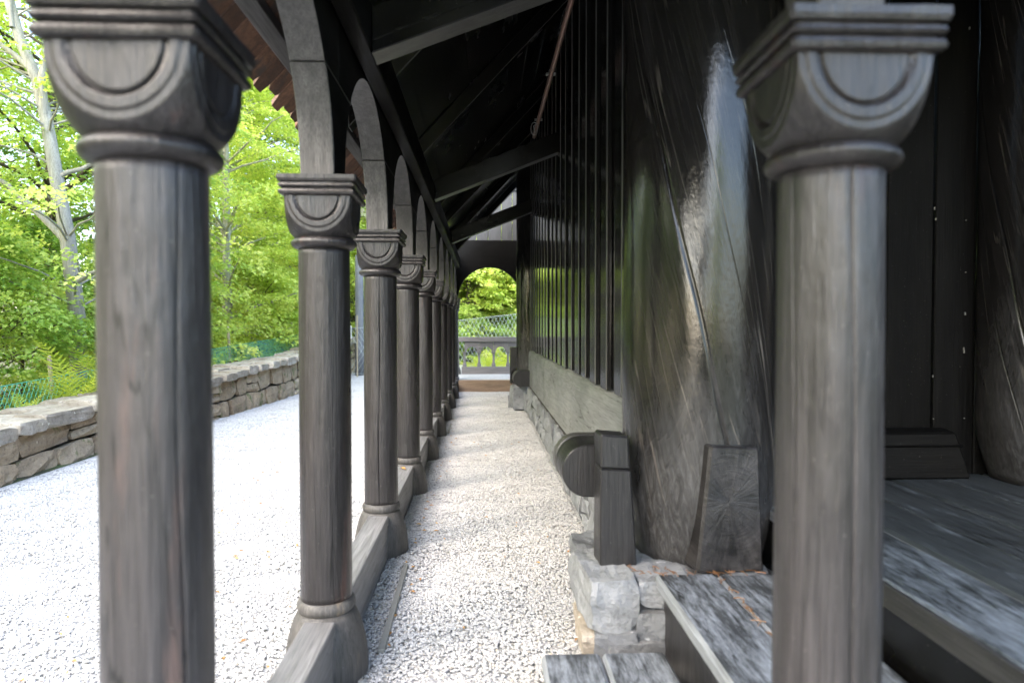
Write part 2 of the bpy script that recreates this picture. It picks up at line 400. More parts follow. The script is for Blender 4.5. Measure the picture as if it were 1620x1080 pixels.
for (x0, x1, y0, y1) in ((-4.3, 1.5, -4, 13.75), (-4.3, -.75, 13.75, 22)):
    k = len(V); V += [(x0, y0, 0), (x1, y0, 0), (x1, y1, 0), (x0, y1, 0)]; F.append([k, k+1, k+2, k+3])
struct(obj('gravel_bed', V, F, 'bed', local=True))
V, F = box(-.72, 4, 13.86, 19.2, -.02, .235, .01)
struct(obj('terrace', V, F, 'bed'))

def gravel(name, zones, seed):
    """loose crushed stone over the bed, scattered with geometry nodes"""
    V, F = [], []
    for (x0, x1, y0, y1) in zones:
        k = len(V); V += [(x0, y0, .004), (x1, y0, .004), (x1, y1, .004), (x0, y1, .004)]; F.append([k, k+1, k+2, k+3])
    o = obj(name, V, F, 'pebble', local=True); o['kind'] = 'stuff'
    ng = bpy.data.node_groups.new(name, 'GeometryNodeTree')
    ng.interface.new_socket('Geometry', in_out='INPUT', socket_type='NodeSocketGeometry'); ng.interface.new_socket('Geometry', in_out='OUTPUT', socket_type='NodeSocketGeometry')
    N = lambda t: ng.nodes.new(t); L = ng.links.new
    gi, go = N('NodeGroupInput'), N('NodeGroupOutput')
    di = N('GeometryNodeDistributePointsOnFaces'); di.distribute_method = 'RANDOM'; di.inputs['Density'].default_value = 8500; di.inputs['Seed'].default_value = seed
    L(gi.outputs[0], di.inputs['Mesh'])
    nz = N('ShaderNodeTexNoise'); nz.inputs['Scale'].default_value = 2.3; nz.inputs['Detail'].default_value = 3
    mz = N('ShaderNodeMath'); mz.operation = 'MULTIPLY_ADD'; mz.inputs[1].default_value = .05; mz.inputs[2].default_value = -.021; L(nz.outputs[0], mz.inputs[0])
    cx = N('ShaderNodeCombineXYZ'); L(mz.outputs[0], cx.inputs['Z'])
    sp = N('GeometryNodeSetPosition'); L(di.outputs[0], sp.inputs['Geometry']); L(cx.outputs[0], sp.inputs['Offset'])
    ic = N('GeometryNodeMeshIcoSphere'); ic.inputs['Radius'].default_value = .0070; ic.inputs['Subdivisions'].default_value = 1
    sm = N('GeometryNodeSetMaterial'); sm.inputs['Material'].default_value = MAT['pebble']; ss = N('GeometryNodeSetShadeSmooth'); L(ic.outputs[0], ss.inputs[0]); L(ss.outputs[0], sm.inputs[0])
    ip = N('GeometryNodeInstanceOnPoints'); L(sp.outputs[0], ip.inputs['Points']); L(sm.outputs[0], ip.inputs['Instance'])
    rr = N('FunctionNodeRandomValue'); rr.data_type = 'FLOAT_VECTOR'; rr.inputs[0].default_value = (-.45, -.45, 0); rr.inputs[1].default_value = (.45, .45, 6.28)
    L(rr.outputs[0], ip.inputs['Rotation'])
    rs = N('FunctionNodeRandomValue'); rs.data_type = 'FLOAT_VECTOR'; rs.inputs[0].default_value = (.6, .55, .32); rs.inputs[1].default_value = (1.4, 1.15, .7)
    L(rs.outputs[0], ip.inputs['Scale'])
    jo = N('GeometryNodeJoinGeometry'); L(ip.outputs[0], go.inputs[0])
    md = o.modifiers.new('scatter', 'NODES'); md.node_group = ng
    return o
gravel('gravel', [(-.44, .50, 1.2, 13.58), (.50, .64, 3.3, 10.6), (-3.9, -.76, 1.2, 20), (-.54, -.44, 1.2, 13.58), (.2, .45, 2.5, 2.7)], 3)

# ------------------------------------------------------------------ timber columns of the gallery
YC = [1.28]+[2.62+1.4*k for k in range(9)]; XC = -.602
def capital_mesh():
    n, rows = 320, 66; a, R, k, zt, zb = .118, .1665, 1.14, 1.803, 1.655; V, F = [], []
    for i in range(rows+1):
        z = zb+(zt-zb)*i/rows; dz = (zt-z)/k; rs = math.sqrt(max(1e-6, R*R-dz*dz))
        for j in range(n):
            w = 2*math.pi*j/n; c, s = math.cos(w), math.sin(w); q = a/max(abs(c), abs(s)); r = min(rs, q)
            u = q*min(abs(c), abs(s)); rho = math.hypot(u, dz); d = 0.
            if q <= rs*1.03:
                d = -.011*math.exp(-((rho-.079)/.0026)**2)
                d += .004*max(0, min(1, (rho-.081)/.003))*max(0, min(1, (.104-rho)/.003))
            r2 = r+d; V.append((r2*c, r2*s, z))
    for i in range(rows):
        for j in range(n): F.append([i*n+j, i*n+(j+1) % n, (i+1)*n+(j+1) % n, (i+1)*n+j])
    F.append([rows*n+j for j in range(n)])
    return mesh('capital', V, F, 'column', True)
def square_lathe(prof, bev=.006, sub=6):
    V, F = [], []
    for h, z in prof:
        ring = []
        cs = [(1, -1), (1, 1), (-1, 1), (-1, -1)]
        for ci, (sx, sy) in enumerate(cs):
            nx, ny = cs[(ci+1) % 4]; p0 = Vector((sx*h, sy*h)); p1 = Vector((nx*h, ny*h)); t = (p1-p0).normalized()
            a0, a1 = p0+t*bev, p1-t*bev
            for q in range(sub+1): ring.append(a0.lerp(a1, q/sub))
        for p in ring:
            w = .0016*mnoise.noise(Vector((p.x*22, p.y*22, z*60)))
            V.append((p.x*(1+w*6), p.y*(1+w*6), z+w*.6))
        m = len(ring)
    for i in range(len(prof)-1):
        for k in range(m): F.append([i*m+k, i*m+(k+1) % m, (i+1)*m+(k+1) % m, (i+1)*m+k])
    F.append(list(range(m))[::-1]); F.append([(len(prof)-1)*m+k for k in range(m)])
    return V, F
ABP = [(.112, 1.801), (.128, 1.801), (.134, 1.805), (.136, 1.812), (.133, 1.8195), (.125, 1.8215), (.1235, 1.827), (.132, 1.829), (.1365, 1.834), (.1345, 1.8405), (.127, 1.8425), (.1265, 1.848), (.137, 1.8495), (.1405, 1.858), (.1405, 1.872)]
ab_me = mesh('abacus', *square_lathe(ABP), 'column')
cap_me = capital_mesh()
def torus_prof(r0, z0, z1, bulge, n=9): return [(r0+bulge*math.sin(math.pi*i/n)**.75, z0+(z1-z0)*i/n) for i in range(n+1)]
nk_me = mesh('neck_ring', *lathe(torus_prof(.099, 1.616, 1.659, .022), 48, rough=.012), 'column', True)
br_me = mesh('base_ring', *lathe(torus_prof(.098, .248, .298, .012), 48, rough=.014, seed=2), 'base', True)
bell = [(.156, -.03), (.158, .0), (.157, .05), (.152, .10), (.143, .15), (.131, .195), (.118, .228), (.106, .25)]
ba_me = mesh('base', *lathe(bell, 44, cracks=[(-1.0, .02, .22, .01, .03)], rough=.03, seed=5), 'base', True)

def column(i, x, y, label, group, cracks, seed, z_top=None, mat='column'):
    t = thing('timber_column', label, 'column', (x, y, 0), group)
    zs = [.29+(1.625-.29)*k/44 for k in range(45)]
    prof = [(.0975-.004*(z-.29)/1.33, z) for z in zs]
    r_ = random.Random(seed*17); cracks = list(cracks)
    for _ in range(5):
        a0 = r_.uniform(-math.pi, math.pi)
        if all(abs((a0-c_[0]+math.pi) % (2*math.pi)-math.pi) > .16 for c_ in cracks):
            z0 = r_.uniform(.25, 1.1); cracks.append((a0, z0, min(1.62, z0+r_.uniform(.25, .8)), r_.uniform(.003, .007), r_.uniform(.010, .018)))
    sm = mesh('shaft', *lathe(prof, 52, cracks=cracks, rough=.026, seed=seed, wig=.05), mat, True)
    link('shaft', sm, t); link('base', ba_me, t, rot=(0, 0, seed*1.3)); link('base_ring', br_me, t, rot=(0, 0, seed*.7)); link('neck_ring', nk_me, t, rot=(0, 0, seed))
    q = (math.pi/2)*(seed % 4)
    c = link('capital', cap_me, t, rot=(0, 0, q+r_.uniform(-.03, .03))); a = link('abacus', ab_me, t, rot=(0, 0, q+r_.uniform(-.025, .025)))
    k_ = r_.uniform(.975, 1.02); c.scale = (k_, k_, 1); k_ = r_.uniform(.985, 1.015); a.scale = (k_, k_, 1)
    return t
RAD = R_
lab = ['thick out-of-focus timber column closest to the camera at the edge of the white yard',
       'second timber column of the row, with a red-brown streak down its dark side',
       'third timber column of the row, split by a long black crack down its shaft',
       'fourth timber column of the row, a yellow leaf lying at its foot',
       'fifth timber column of the row, counted from the blurred one',
       'sixth timber column of the row, counted from the blurred one',
       'seventh timber column of the row, counted from the blurred one',
       'eighth timber column of the row, two before the end arch',
       'ninth timber column of the row, just before the end one',
       'last timber column of the row, against the end arch wall']
# cracks: angle faces the camera near -85 deg
CR = [[(RAD(-41), .2, 1.7, .014, .03), (RAD(-110), .5, 1.2, .003, .012)], [(RAD(-98), .3, 1.2, .004, .014), (RAD(-62), .3, 1.7, .003, .01)],
      [(RAD(-86), .2, 1.7, .022, .034), (RAD(-140), .6, 1.5, .004, .015)], [(RAD(-60), .2, 1.2, .004, .015)]]
for i, y in enumerate(YC):
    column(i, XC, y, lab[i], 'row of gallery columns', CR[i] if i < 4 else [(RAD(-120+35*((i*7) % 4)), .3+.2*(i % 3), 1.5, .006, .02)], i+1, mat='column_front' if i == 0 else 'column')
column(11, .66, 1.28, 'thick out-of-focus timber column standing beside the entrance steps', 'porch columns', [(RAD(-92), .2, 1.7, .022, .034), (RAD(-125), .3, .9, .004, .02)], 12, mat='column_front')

# arcade boards standing on the row
arc = thing('timber_arcade', 'row of dark round timber arches standing on the gallery columns', 'arcade', (XC, YC[0], 1.87))
X0, X1, ZS, ZJ, ZT = -.665, -.542, 1.873, 2.235, 2.80
LEG = .10
def bay(i):
    a, b = YC[i], YC[i+1]; return (a+b)/2, (b-a)/2-LEG
def arc_pts(i, t0, t1, n=14):
    yc, r = bay(i); return [(yc+r*math.cos(t0+(t1-t0)*k/n), ZS+r*math.sin(t0+(t1-t0)*k/n)) for k in range(n+1)]
for i, y in enumerate(YC):
    lo = arc_pts(i-1, 0, math.asin((ZJ-ZS)/bay(i-1)[1])) if i > 0 else [(y-LEG-.3*(1-math.cos(k*.06*math.pi)), ZS+(ZJ-ZS)*k/6) for k in range(7)]
    hi = arc_pts(i, math.pi, math.pi-math.asin((ZJ-ZS)/bay(i)[1])) if i < len(YC)-1 else [(y+LEG, ZS), (y+LEG, ZJ)]
    obj('impost_block', *prism(lo+hi[::-1], 'X', X0, X1, .004), 'arch', arc)
for i in range(len(YC)-1):
    th = math.asin((ZJ+.004-ZS)/bay(i)[1])
    poly = [(YC[i], ZJ+.004)]+arc_pts(i, math.pi-th, th, 26)+[(YC[i+1], ZJ+.004), (YC[i+1], ZT), (YC[i], ZT)]
    obj('spandrel_board', *prism(poly, 'X', X0+.002, X1-.002, .0008), 'arch', arc)
obj('spandrel_board', *box(X0+.002, X1-.002, .6, YC[0]-.001, ZJ+.1, ZT), 'arch', arc)
t = tag(obj('wall_plate', *box(-.538, -.462, -2.4, 13.7, 2.465, 2.66, .006), 'matteY'), 'long black timber plate along the inner side of the arches', 'beam')

for o in arc.children:
    o.data.materials.append(MAT['matteY'])
    for p in o.data.polygons:
        if abs(p.normal.x) > .9: p.material_index = 1
# low sill beams between the column bases
for i in range(len(YC)-1):
    y0, y1 = YC[i]+.11, YC[i+1]-.11
    t = thing('sill_beam', f'low grey timber sill beam between the {["blurred first","red-streaked second","cracked third","fourth","fifth","sixth","seventh","eighth","ninth"][i]} and {["red-streaked second","cracked third","fourth","fifth","sixth","seventh","eighth","ninth","last"][i]} columns', 'sill beam', (XC, (y0+y1)/2, 0), 'sill beams between the columns')
    obj('top_board', *box(XC-.058, XC+.058, y0, y1, .19, .243, .004), 'sillY', t)
    obj('side_timber', *box(XC-.054, XC+.054, y0+.002, y1-.002, -.03, .187, .003), 'sillY', t)
tag(obj('edging_board', *hexa([(-.43, 2.75, -.02), (-.40, 2.75, -.02), (-.415, 3.75, -.02), (-.44, 3.75, -.02), (-.43, 2.75, .022), (-.40, 2.75, .022), (-.415, 3.75, .022), (-.44, 3.75, .022)], .003), 'edging'), 'thin grey edging strip lying half buried in the white gravel', 'edging')
t = tag(obj('edging_board', *box(-.45, -.425, 8.4, 9.2, -.02, .02, .003), 'edging'), 'short grey edging strip beside the farther column bases', 'edging')

# ------------------------------------------------------------------ gallery roof
SL = 1.07
def zr(x): return 2.62+SL*(x+.5)
roof = thing('gallery_roof', 'dark lean-to gallery roof of boards, rafters and red-brown eave shingles', 'roof', (-.9, 7, 2.3))
RY = [-1.9, -.6, .75, 2.1, 3.75, 5.4, 7.6, 8.9, 10.6, 12.2]
for y in RY:
    x0, x1 = -.72, .97
    obj('rafter', *hexa([(x0, y-.055, zr(x0)), (x1, y-.055, zr(x1)), (x1, y+.055, zr(x1)), (x0, y+.055, zr(x0)), (x0, y-.055, zr(x0)+.15), (x1, y-.055, zr(x1)+.15), (x1, y+.055, zr(x1)+.15), (x0, y+.055, zr(x0)+.15)], .005), 'tarX', roof)
nb = 10; xe = np.linspace(-.60, 1.02, nb+1)
for k in range(nb):
    a, b = xe[k]+.002, xe[k+1]-.002; o = .152+.002*(k % 2)
    obj('roof_board', *hexa([(a, -2.4, zr(a)+o), (b, -2.4, zr(b)+o), (b, 13.3, zr(b)+o), (a, 13.3, zr(a)+o), (a, -2.4, zr(a)+o+.03), (b, -2.4, zr(b)+o+.03), (b, 13.3, zr(b)+o+.03), (a, 13.3, zr(a)+o+.03)], .003), 'tarY', roof)
for x in (-.79, -.695):
    z = zr(x)+.10
    obj('batten', *hexa([(x-.022, -2.4, z-.024), (x+.022, -2.4, z+.022), (x+.022, 13.3, z+.022), (x-.022, 13.3, z-.024), (x-.022, -2.4, z+.02), (x+.022, -2.4, z+.066), (x+.022, 13.3, z+.066), (x-.022, 13.3, z+.02)], .003), 'sillY', roof)
sw = .118; a, b = -.93, -.603
za, zb = zr(a)+.155, zr(b)+.155
def shingle_me(j):
    e = [.0, .014, -.01][j]; V0 = [(a+e, -sw*.36, za+e*SL), (a+e, sw*.36, za+e*SL), (a+.024, sw*.485, za+.024*SL), (b, sw*.485, zb), (b, -sw*.485, zb), (a+.024, -sw*.485, za+.024*SL)]
    n = len(V0); V = V0+[(x, y, z+.022) for x, y, z in V0]
    return mesh('shingle', V, [list(range(n))[::-1], list(range(n, 2*n))]+[[k, (k+1) % n, n+(k+1) % n, n+k] for k in range(n)], 'shingle')
sme = [shingle_me(j) for j in range(3)]
for k in range(133):
    o = link('shingle', sme[random.randrange(3)], roof); o.location = (.9+random.uniform(-.006, .006), -2.3+k*sw-7, -2.3+random.uniform(-.008, .008))

obj('roof_covering', *hexa([(-.66, -2.4, zr(-.66)+.19), (1.06, -2.4, zr(1.06)+.19), (1.06, 13.3, zr(1.06)+.19), (-.66, 13.3, zr(-.66)+.19), (-.66, -2.4, zr(-.66)+.215), (1.06, -2.4, zr(1.06)+.215), (1.06, 13.3, zr(1.06)+.215), (-.66, 13.3, zr(-.66)+.215)], .003), 'tarY', roof)
for o in list(roof.children)+list(bpy.data.objects):
    if o.name.split('.')[0] == 'rafter' and len(o.data.materials) == 1:
        o.data.materials.append(MAT['beam'])
        for p in o.data.polygons:
            if p.area < .025: p.material_index = 1
# tie beams rising from the plate to the wall
def tie(y, x0, z0, x1, z1, label):
    t = thing('tie_beam', label, 'beam', (x0, y, z0), 'slanting tie beams under the roof')
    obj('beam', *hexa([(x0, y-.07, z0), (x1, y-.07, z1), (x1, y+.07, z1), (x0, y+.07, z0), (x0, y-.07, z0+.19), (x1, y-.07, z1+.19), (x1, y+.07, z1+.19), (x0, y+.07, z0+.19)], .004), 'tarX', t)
    bm_ = t.children[0].data; bm_.materials.append(MAT['beam'])  # underside takes paler wood: light mirrored from the gravel put into the colour
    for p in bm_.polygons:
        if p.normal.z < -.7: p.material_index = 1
    obj('moulding', *hexa([(x0+.01, y-.078, z0+.055), (x1, y-.078, z1+.055), (x1, y-.069, z1+.055), (x0+.01, y-.069, z0+.055), (x0+.01, y-.078, z0+.066), (x1, y-.078, z1+.066), (x1, y-.069, z1+.066), (x0+.01, y-.069, z0+.066)], 0), 'tarX', t)
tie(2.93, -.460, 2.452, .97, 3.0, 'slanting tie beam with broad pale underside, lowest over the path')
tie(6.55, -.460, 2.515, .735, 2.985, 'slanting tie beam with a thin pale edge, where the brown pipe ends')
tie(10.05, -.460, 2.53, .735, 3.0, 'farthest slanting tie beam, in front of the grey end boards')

# ------------------------------------------------------------------ stave wall
wall = thing('stave_wall', 'glossy black stave wall of upright battens above a grey timber sill', 'wall', (.74, 7, .4))
ys_ = 3.42; k = 0
while ys_ < 10.55:
    obj('board', *box(.738, .772, ys_+.002, min(ys_+.398, 10.72), .955, 4.1, .004), 'tarZ', wall)
    w = .2+random.uniform(-.012, .012); j = random.uniform(-.004, .004)
    obj('batten', *box(.703+j, .7365, ys_+.06, ys_+.06+w, .962+random.uniform(-.01, .006), 4.05, .007), 'tarZ', wall)
    ys_ += .4
for o in wall.children:
    if o.name.split('.')[0] == 'batten':
        o.data.materials.append(MAT['worn_tar'])
        for p in o.data.polygons:
            if p.area < .05 and p.normal.x < -.3 and abs(p.normal.y) > .3: p.material_index = 1
for (a, b) in ((3.28, 7.9), (7.905, 10.62)):
    obj('sill', *prism([(.70, .405), (.70, .86), (.712, .925), (.735, .953), (.80, .953), (.80, .405)], 'Y', a, b, .006), 'bigsill', wall)
pw = obj('back_board', *box(.775, .80, 3.3, 10.7, .955, 4.2, .003), 'tarZ', wall)
# closing wall beyond the corner and above the porch
t = tag(obj('side_wall', *box(1.30, 1.36, 11.0, 13.8, -.02, 4.3, .004), 'tarZ'), 'plain black wall set back beyond the far corner post', 'wall')
t = tag(obj('upper_wall', *box(.985, 1.02, -2.4, 3.5, 3.30, 4.2, .004), 'tarY'), 'black boarding between porch ceiling and gallery roof', 'wall')

def rough_rock(c, s, rot=0., seed=0, n=6, amp=.06):
    bm = bmesh.new(); bmesh.ops.create_cube(bm, size=1.); bmesh.ops.subdivide_edges(bm, edges=list(bm.edges), cuts=n, use_grid_fill=True)
    M3 = Matrix.Rotation(rot, 3, 'Z')
    for v in bm.verts:
        p = v.co*2; q = Vector((p.x*s[0], p.y*s[1], p.z*s[2]))*.5
        l = max(1., p.length/1.5); q /= l**.6
        k = Vector((q.x*7, q.y*7, q.z*11))+Vector((seed*3.7, seed*1.9, 0))
        d = mnoise.noise(k)*.6+abs(mnoise.noise(k*2.3))*.5-.2+(round(mnoise.noise(k*1.2)*3)/3)*.35
        q += p.normalized()*d*amp*min(s)*1.6
        v.co = M3 @ q+Vector(c)
    return bm_data(bm)
def stone_face(P, off, depth, out, jit=.017):
    """P: four corners (world) of a stone's face, ccw seen from outside; out: outward unit vector"""
    P = [Vector(p) for p in P]; out = Vector(out); n = 3; V, F = [], []; cen = sum(P, Vector())/4
    for j in range(n+1):
        for i in range(n+1):
            u, v = i/n, j/n
            p = P[0]*(1-u)*(1-v)+P[1]*u*(1-v)+P[2]*u*v+P[3]*(1-u)*v
            ed = (i in (0, n))+(j in (0, n))
            if ed == 2: p = p.lerp(cen, .10)
            h = off-(.014 if ed else 0)+random.uniform(-jit, jit)
            if ed == 1: p += (P[1]-P[0]).normalized()*random.uniform(-jit, jit)*.6+(P[3]-P[0]).normalized()*random.uniform(-jit, jit)*.4
            V.append(p+out*h)
    for j in range(n):
        for i in range(n): k = j*(n+1)+i; F.append([k, k+1, k+n+2, k+n+1])
    rim = [i for i in range(n+1)]+[(n+1)*j+n for j in range(1, n+1)]+[(n+1)*n+i for i in range(n-1, -1, -1)]+[(n+1)*j for j in range(n-1, 0, -1)]
    b0 = len(V)
    for r in rim: V.append(V[r].lerp(cen, .06)-out*depth)
    m = len(rim)
    for k in range(m): F.append([rim[(k+1) % m], rim[k], b0+k, b0+(k+1) % m])
    return V, F
def courses(s0, s1, zlo, zhi, frame, parent, mat, hc, lw, out, depth, gap=.008, maxn=10**6, off=(-.01, .03), wob=.025):
    """dry-stone courses along s between the height functions zlo/zhi; frame(s,z)->world"""
    nC = max(1, round((zhi(s0)-zlo(s0))/hc)); n = 0
    lines = []
    cuts = [0]+[(k+random.uniform(-.22, .22))/nC for k in range(1, nC)]+[1]
    def zline(k, s):
        f = cuts[k]; w = 0 if k in (0, nC) else wob*mnoise.noise(Vector((s*2.3, k*7.7, 1.3)))*1.6
        return zlo(s)+(zhi(s)-zlo(s))*f+w
    for k in range(nC):
        s = s0-random.uniform(0, .1)
        while s < s1:
            L = lw*random.uniform(.55, 1.6); e = min(s+L, s1)
            tl, tr = random.uniform(-.03, .03), random.uniform(-.03, .03)
            split = random.random() < .22 and (zline(k+1, s)-zline(k, s)) > .1
            fr = [(0, 1)] if not split else [(0, .45+random.uniform(-.1, .1))]; 
            if split: fr.append((fr[0][1], 1))
            for f0, f1 in fr:
                q = [(s+gap, f0), (e-gap, f0), (e-gap+tr, f1), (s+gap+tl, f1)]
                P = []
                for ss, ff in q:
                    z = zline(k, ss)*(1-ff)+zline(k+1, ss)*ff; z += gap*.7 if ff == f0 else -gap*.7
                    P.append(frame(ss, z))
                Vv, Ff = stone_face(P, random.uniform(*off), depth, out)
                o = obj('stone', Vv, Ff, mat, parent); n += 1
                if n >= maxn: return n
            s = e
    return n
# foundation under the wall
fw = thing('foundation_wall', 'low grey stone foundation under the long timber sill', 'foundation', (.70, 7, 0))
courses(3.35, 10.5, lambda s: -.03, lambda s: .40, lambda s, z: (.665, s, z), fw, 'schist', .2, .42, (-1, 0, 0), .06, off=(-.005, .02))
# note: face order is ccw seen from outside for a wall that faces -x when s runs to -y; flip handled by recalculated normals
obj('core', *box(.70, .82, 3.3, 10.55, -.03, .398, .004), 'core', fw)

# corner stones below the posts
cs = thing('corner_foundation', 'grey corner foundation stones under the big tarred post beside the steps', 'foundation', (.6, 2.9, 0))
for (c, s, rz, m) in (((.503, 2.87, .218), (.185, .42, .205), .06, 'schist'), ((.535, 2.82, .06), (.17, .36, .115), -.08, 'schist'), ((.475, 2.88, .02), (.15, .42, .15), -.05, 'cap'), ((.676, 2.84, .258), (.128, .34, .105), .02, 'schist'), ((.680, 2.83, .137), (.14, .36, .112), -.03, 'schist'),
                      ((.60, 2.80, .02), (.24, .34, .12), .05, 'schist'), ((.60, 3.2, .13), (.32, .42, .31), .0, 'schist'), ((.93, 3.05, .14), (.50, .72, .34), .02, 'schist'), ((1.24, 3.0, .13), (.3, .5, .3), .0, 'schist'), ((.80, 2.80, .03), (.22, .3, .12), .05, 'schist')):
    o = obj('stone', *rough_rock(c, (s[0]*1.03, s[1]*1.03, s[2]*1.04), rz, seed=int(c[0]*100+c[2]*37), amp=.11), m, cs)
cf = thing('corner_foundation', 'small heap of grey foundation stones under the far post', 'foundation', (.55, 11, 0))
for (c, s, rz) in (((.60, 10.85, .2), (.34, .5, .40), .1), ((.52, 11.1, .1), (.24, .4, .24), -.1), ((.86, 11.1, .15), (.4, .6, .36), 0), ((.52, 10.95, .33), (.12, .16, .1), .2), ((.72, 10.55, .14), (.16, .3, .3), .2)):
    obj('stone', *rock(c, s, rz, .09, .25), 'schist', cf)

# ------------------------------------------------------------------ big log posts and the timbers at their feet
def log_post(x, y, r, z0, z1, label, seed, cracks, tw=-.72, foot=True, mat='log'):
    zs = [z0+(z1-z0)*(k/70) for k in range(71)]
    def rad(z):
        h = z-z0; return r*(1-.20*max(0, 1-h/.32)**1.7) if foot else r
    V, F = lathe([(rad(z), z-z0) for z in zs], 76, cracks=cracks, twist=tw, rough=.022, seed=seed, wig=.03)
    return tag(obj('log_post', [(v[0]+x, v[1]+y, v[2]+z0) for v in V], F, mat, smooth=True), label, 'post')
log_post(.985, 3.1, .345, .285, 4.0, 'massive glossy tarred log post with a long spiral crack, near the steps', 3,
         [(RAD(-62), .12, 3.7, .035, .020), (RAD(-30), .9, 3.3, .004, .005), (RAD(2), 1.2, 3.3, .004, .005)])
log_post(.875, 11.05, .345, .30, 4.1, 'dark log post at the far end of the stave wall', 6, [(RAD(-110), .2, 3.5, .01, .01)])
log_post(2.87, 3.3, .345, .552, 3.3, 'glossy log post behind the entrance platform, half out of sight', 9, [(RAD(-120), .2, 2.6, .02, .016), (RAD(-140), .2, 2.6, .008, .01)])

def two_piece(name, label, c8, zc, gap=.004):
    """block sawn across at fraction zc, both pieces are parts"""
    c8 = [Vector(c) for c in c8]; t = thing(name, label, 'timber block', (sum(c.x for c in c8[:4])/4, sum(c.y for c in c8[:4])/4, c8[0].z), 'timber blocks at the post feet')
    mid = [c8[k].lerp(c8[k+4], zc) for k in range(4)]; mid2 = [c8[k].lerp(c8[k+4], zc+gap) for k in range(4)]
    obj('lower_block', *hexa(c8[:4]+mid, .006, .001), 'block', t); obj('upper_block', *hexa(mid2+c8[4:], .008, .001), 'block', t)
    return t
def one_piece(name, label, c8):
    return tag(obj(name, *hexa(c8, .010, .0015), 'endgrain'), label, 'timber block', 'timber blocks at the post feet')
two_piece('timber_block', 'upright dark timber block against the log post, beside the round beam end', [(.492, 2.85, .305), (.65, 2.85, .305), (.65, 3.0, .305), (.488, 3.0, .305), (.492, 2.85, .872), (.612, 2.85, .862), (.612, 3.0, .862), (.49, 3.0, .872)], .74, .006)
one_piece('timber_block', 'wide wedge shaped timber block standing on the step before the log post', [(.865, 2.715, .325), (1.142, 2.715, .325), (1.142, 3.0, .325), (.83, 3.0, .325), (.918, 2.715, .845), (1.118, 2.715, .835), (1.118, 3.0, .835), (.865, 3.0, .86)])
tag(obj('timber_block', *box(.425, .62, 10.98, 11.14, .40, .985, .006), 'tarZ'), 'black timber block at the foot of the far log post', 'timber block')
def round_end(y0, y1, xl, xr, zc, r, label):
    pts = [(xr, zc+r)]+[(xl+r+r*math.cos(w), zc+r*math.sin(w)) for w in np.linspace(math.pi/2, 1.5*math.pi, 22)]+[(xr, zc-r)]
    t = thing('beam_end', label, 'beam end', (xl+r, (y0+y1)/2, zc-r), 'round beam ends')
    obj('rounded_timber', *prism(pts, 'Y', y0, y0+.27, .005), 'block', t)
    obj('backing_timber', *prism([(p[0]-.006 if p[0] < xl+r else p[0], zc+(p[1]-zc)*1.02) for p in pts], 'Y', y0+.275, y1, .005), 'beam', t)
round_end(3.09, 3.46, .358, .72, .665, .120, 'round ended dark beam sticking out beside the upright block')
round_end(10.35, 10.7, .452, .73, .52, .122, 'small round ended beam at the far foot of the stave wall')

# ------------------------------------------------------------------ entrance steps
def planks(name, label, edges, y0, y1, z0, z1, mat, loc, jit=0.):
    t = thing(name, label, 'step', loc)
    for a, b in zip(edges[:-1], edges[1:]):
        j = random.uniform(-.004, .004)
        obj('plank', *hexa([(a+.004, y0, z0+j), (b-.004, y0, z0+j), (b-.004, y1+random.uniform(-.01, .01), z0+j), (a+.004, y1+random.uniform(-.01, .01), z0+j), (a+.004, y0, z1+j), (b-.004, y0, z1+j), (b-.004, y1, z1+j), (a+.004, y1, z1+j)], .012, .001), mat, t)
    for o in t.children:
        o.data.materials.append(MAT['worn'])
        for p in o.data.polygons:
            if (p.area < .03 and p.normal.z > .3) or p.normal.x < -.8: p.material_index = 1
    return t
t = planks('lower_step', 'lowest dusty plank step lying on the white gravel', [.207, .428, .672], 1.55, 2.47, .078, .132, 'step', (.44, 2, 0))
for y in (1.7, 2.3): obj('bearer', *box(.23, .65, y-.04, y+.04, -.02, .076, .004), 'beam', t)
t = planks('middle_step', 'middle plank step with white worn paint below the wedge block', [.682, .93, 1.205], 1.55, 2.69, .272, .332, 'step', (.94, 2, 0))
obj('riser', *box(.715, .745, 1.6, 2.66, .0, .270, .003), 'block', t)
for y in (1.7, 2.3): obj('bearer', *box(.75, 1.18, y-.04, y+.04, -.02, .270, .004), 'beam', t)
t = planks('entrance_platform', 'dark wide plank platform before the black entrance wall', [1.226, 1.535, 1.79, 2.06, 2.33, 2.6, 2.87, 3.14], 1.45, 3.462, .49, .552, 'platform', (2.2, 2.4, 0))
t.children[0].data.materials[0] = MAT['platform_edge']
obj('edge_board', *box(1.212, 1.2295, 1.45, 2.70, .478, .549, .003), 'fascia', t)
obj('riser', *box(1.235, 1.265, 1.48, 3.3, .0, .486, .003), 'tarY', t)
for y in (1.6, 2.4, 3.2): obj('bearer', *box(1.27, 3.1, y-.05, y+.05, -.02, .486, .004), 'beam', t)

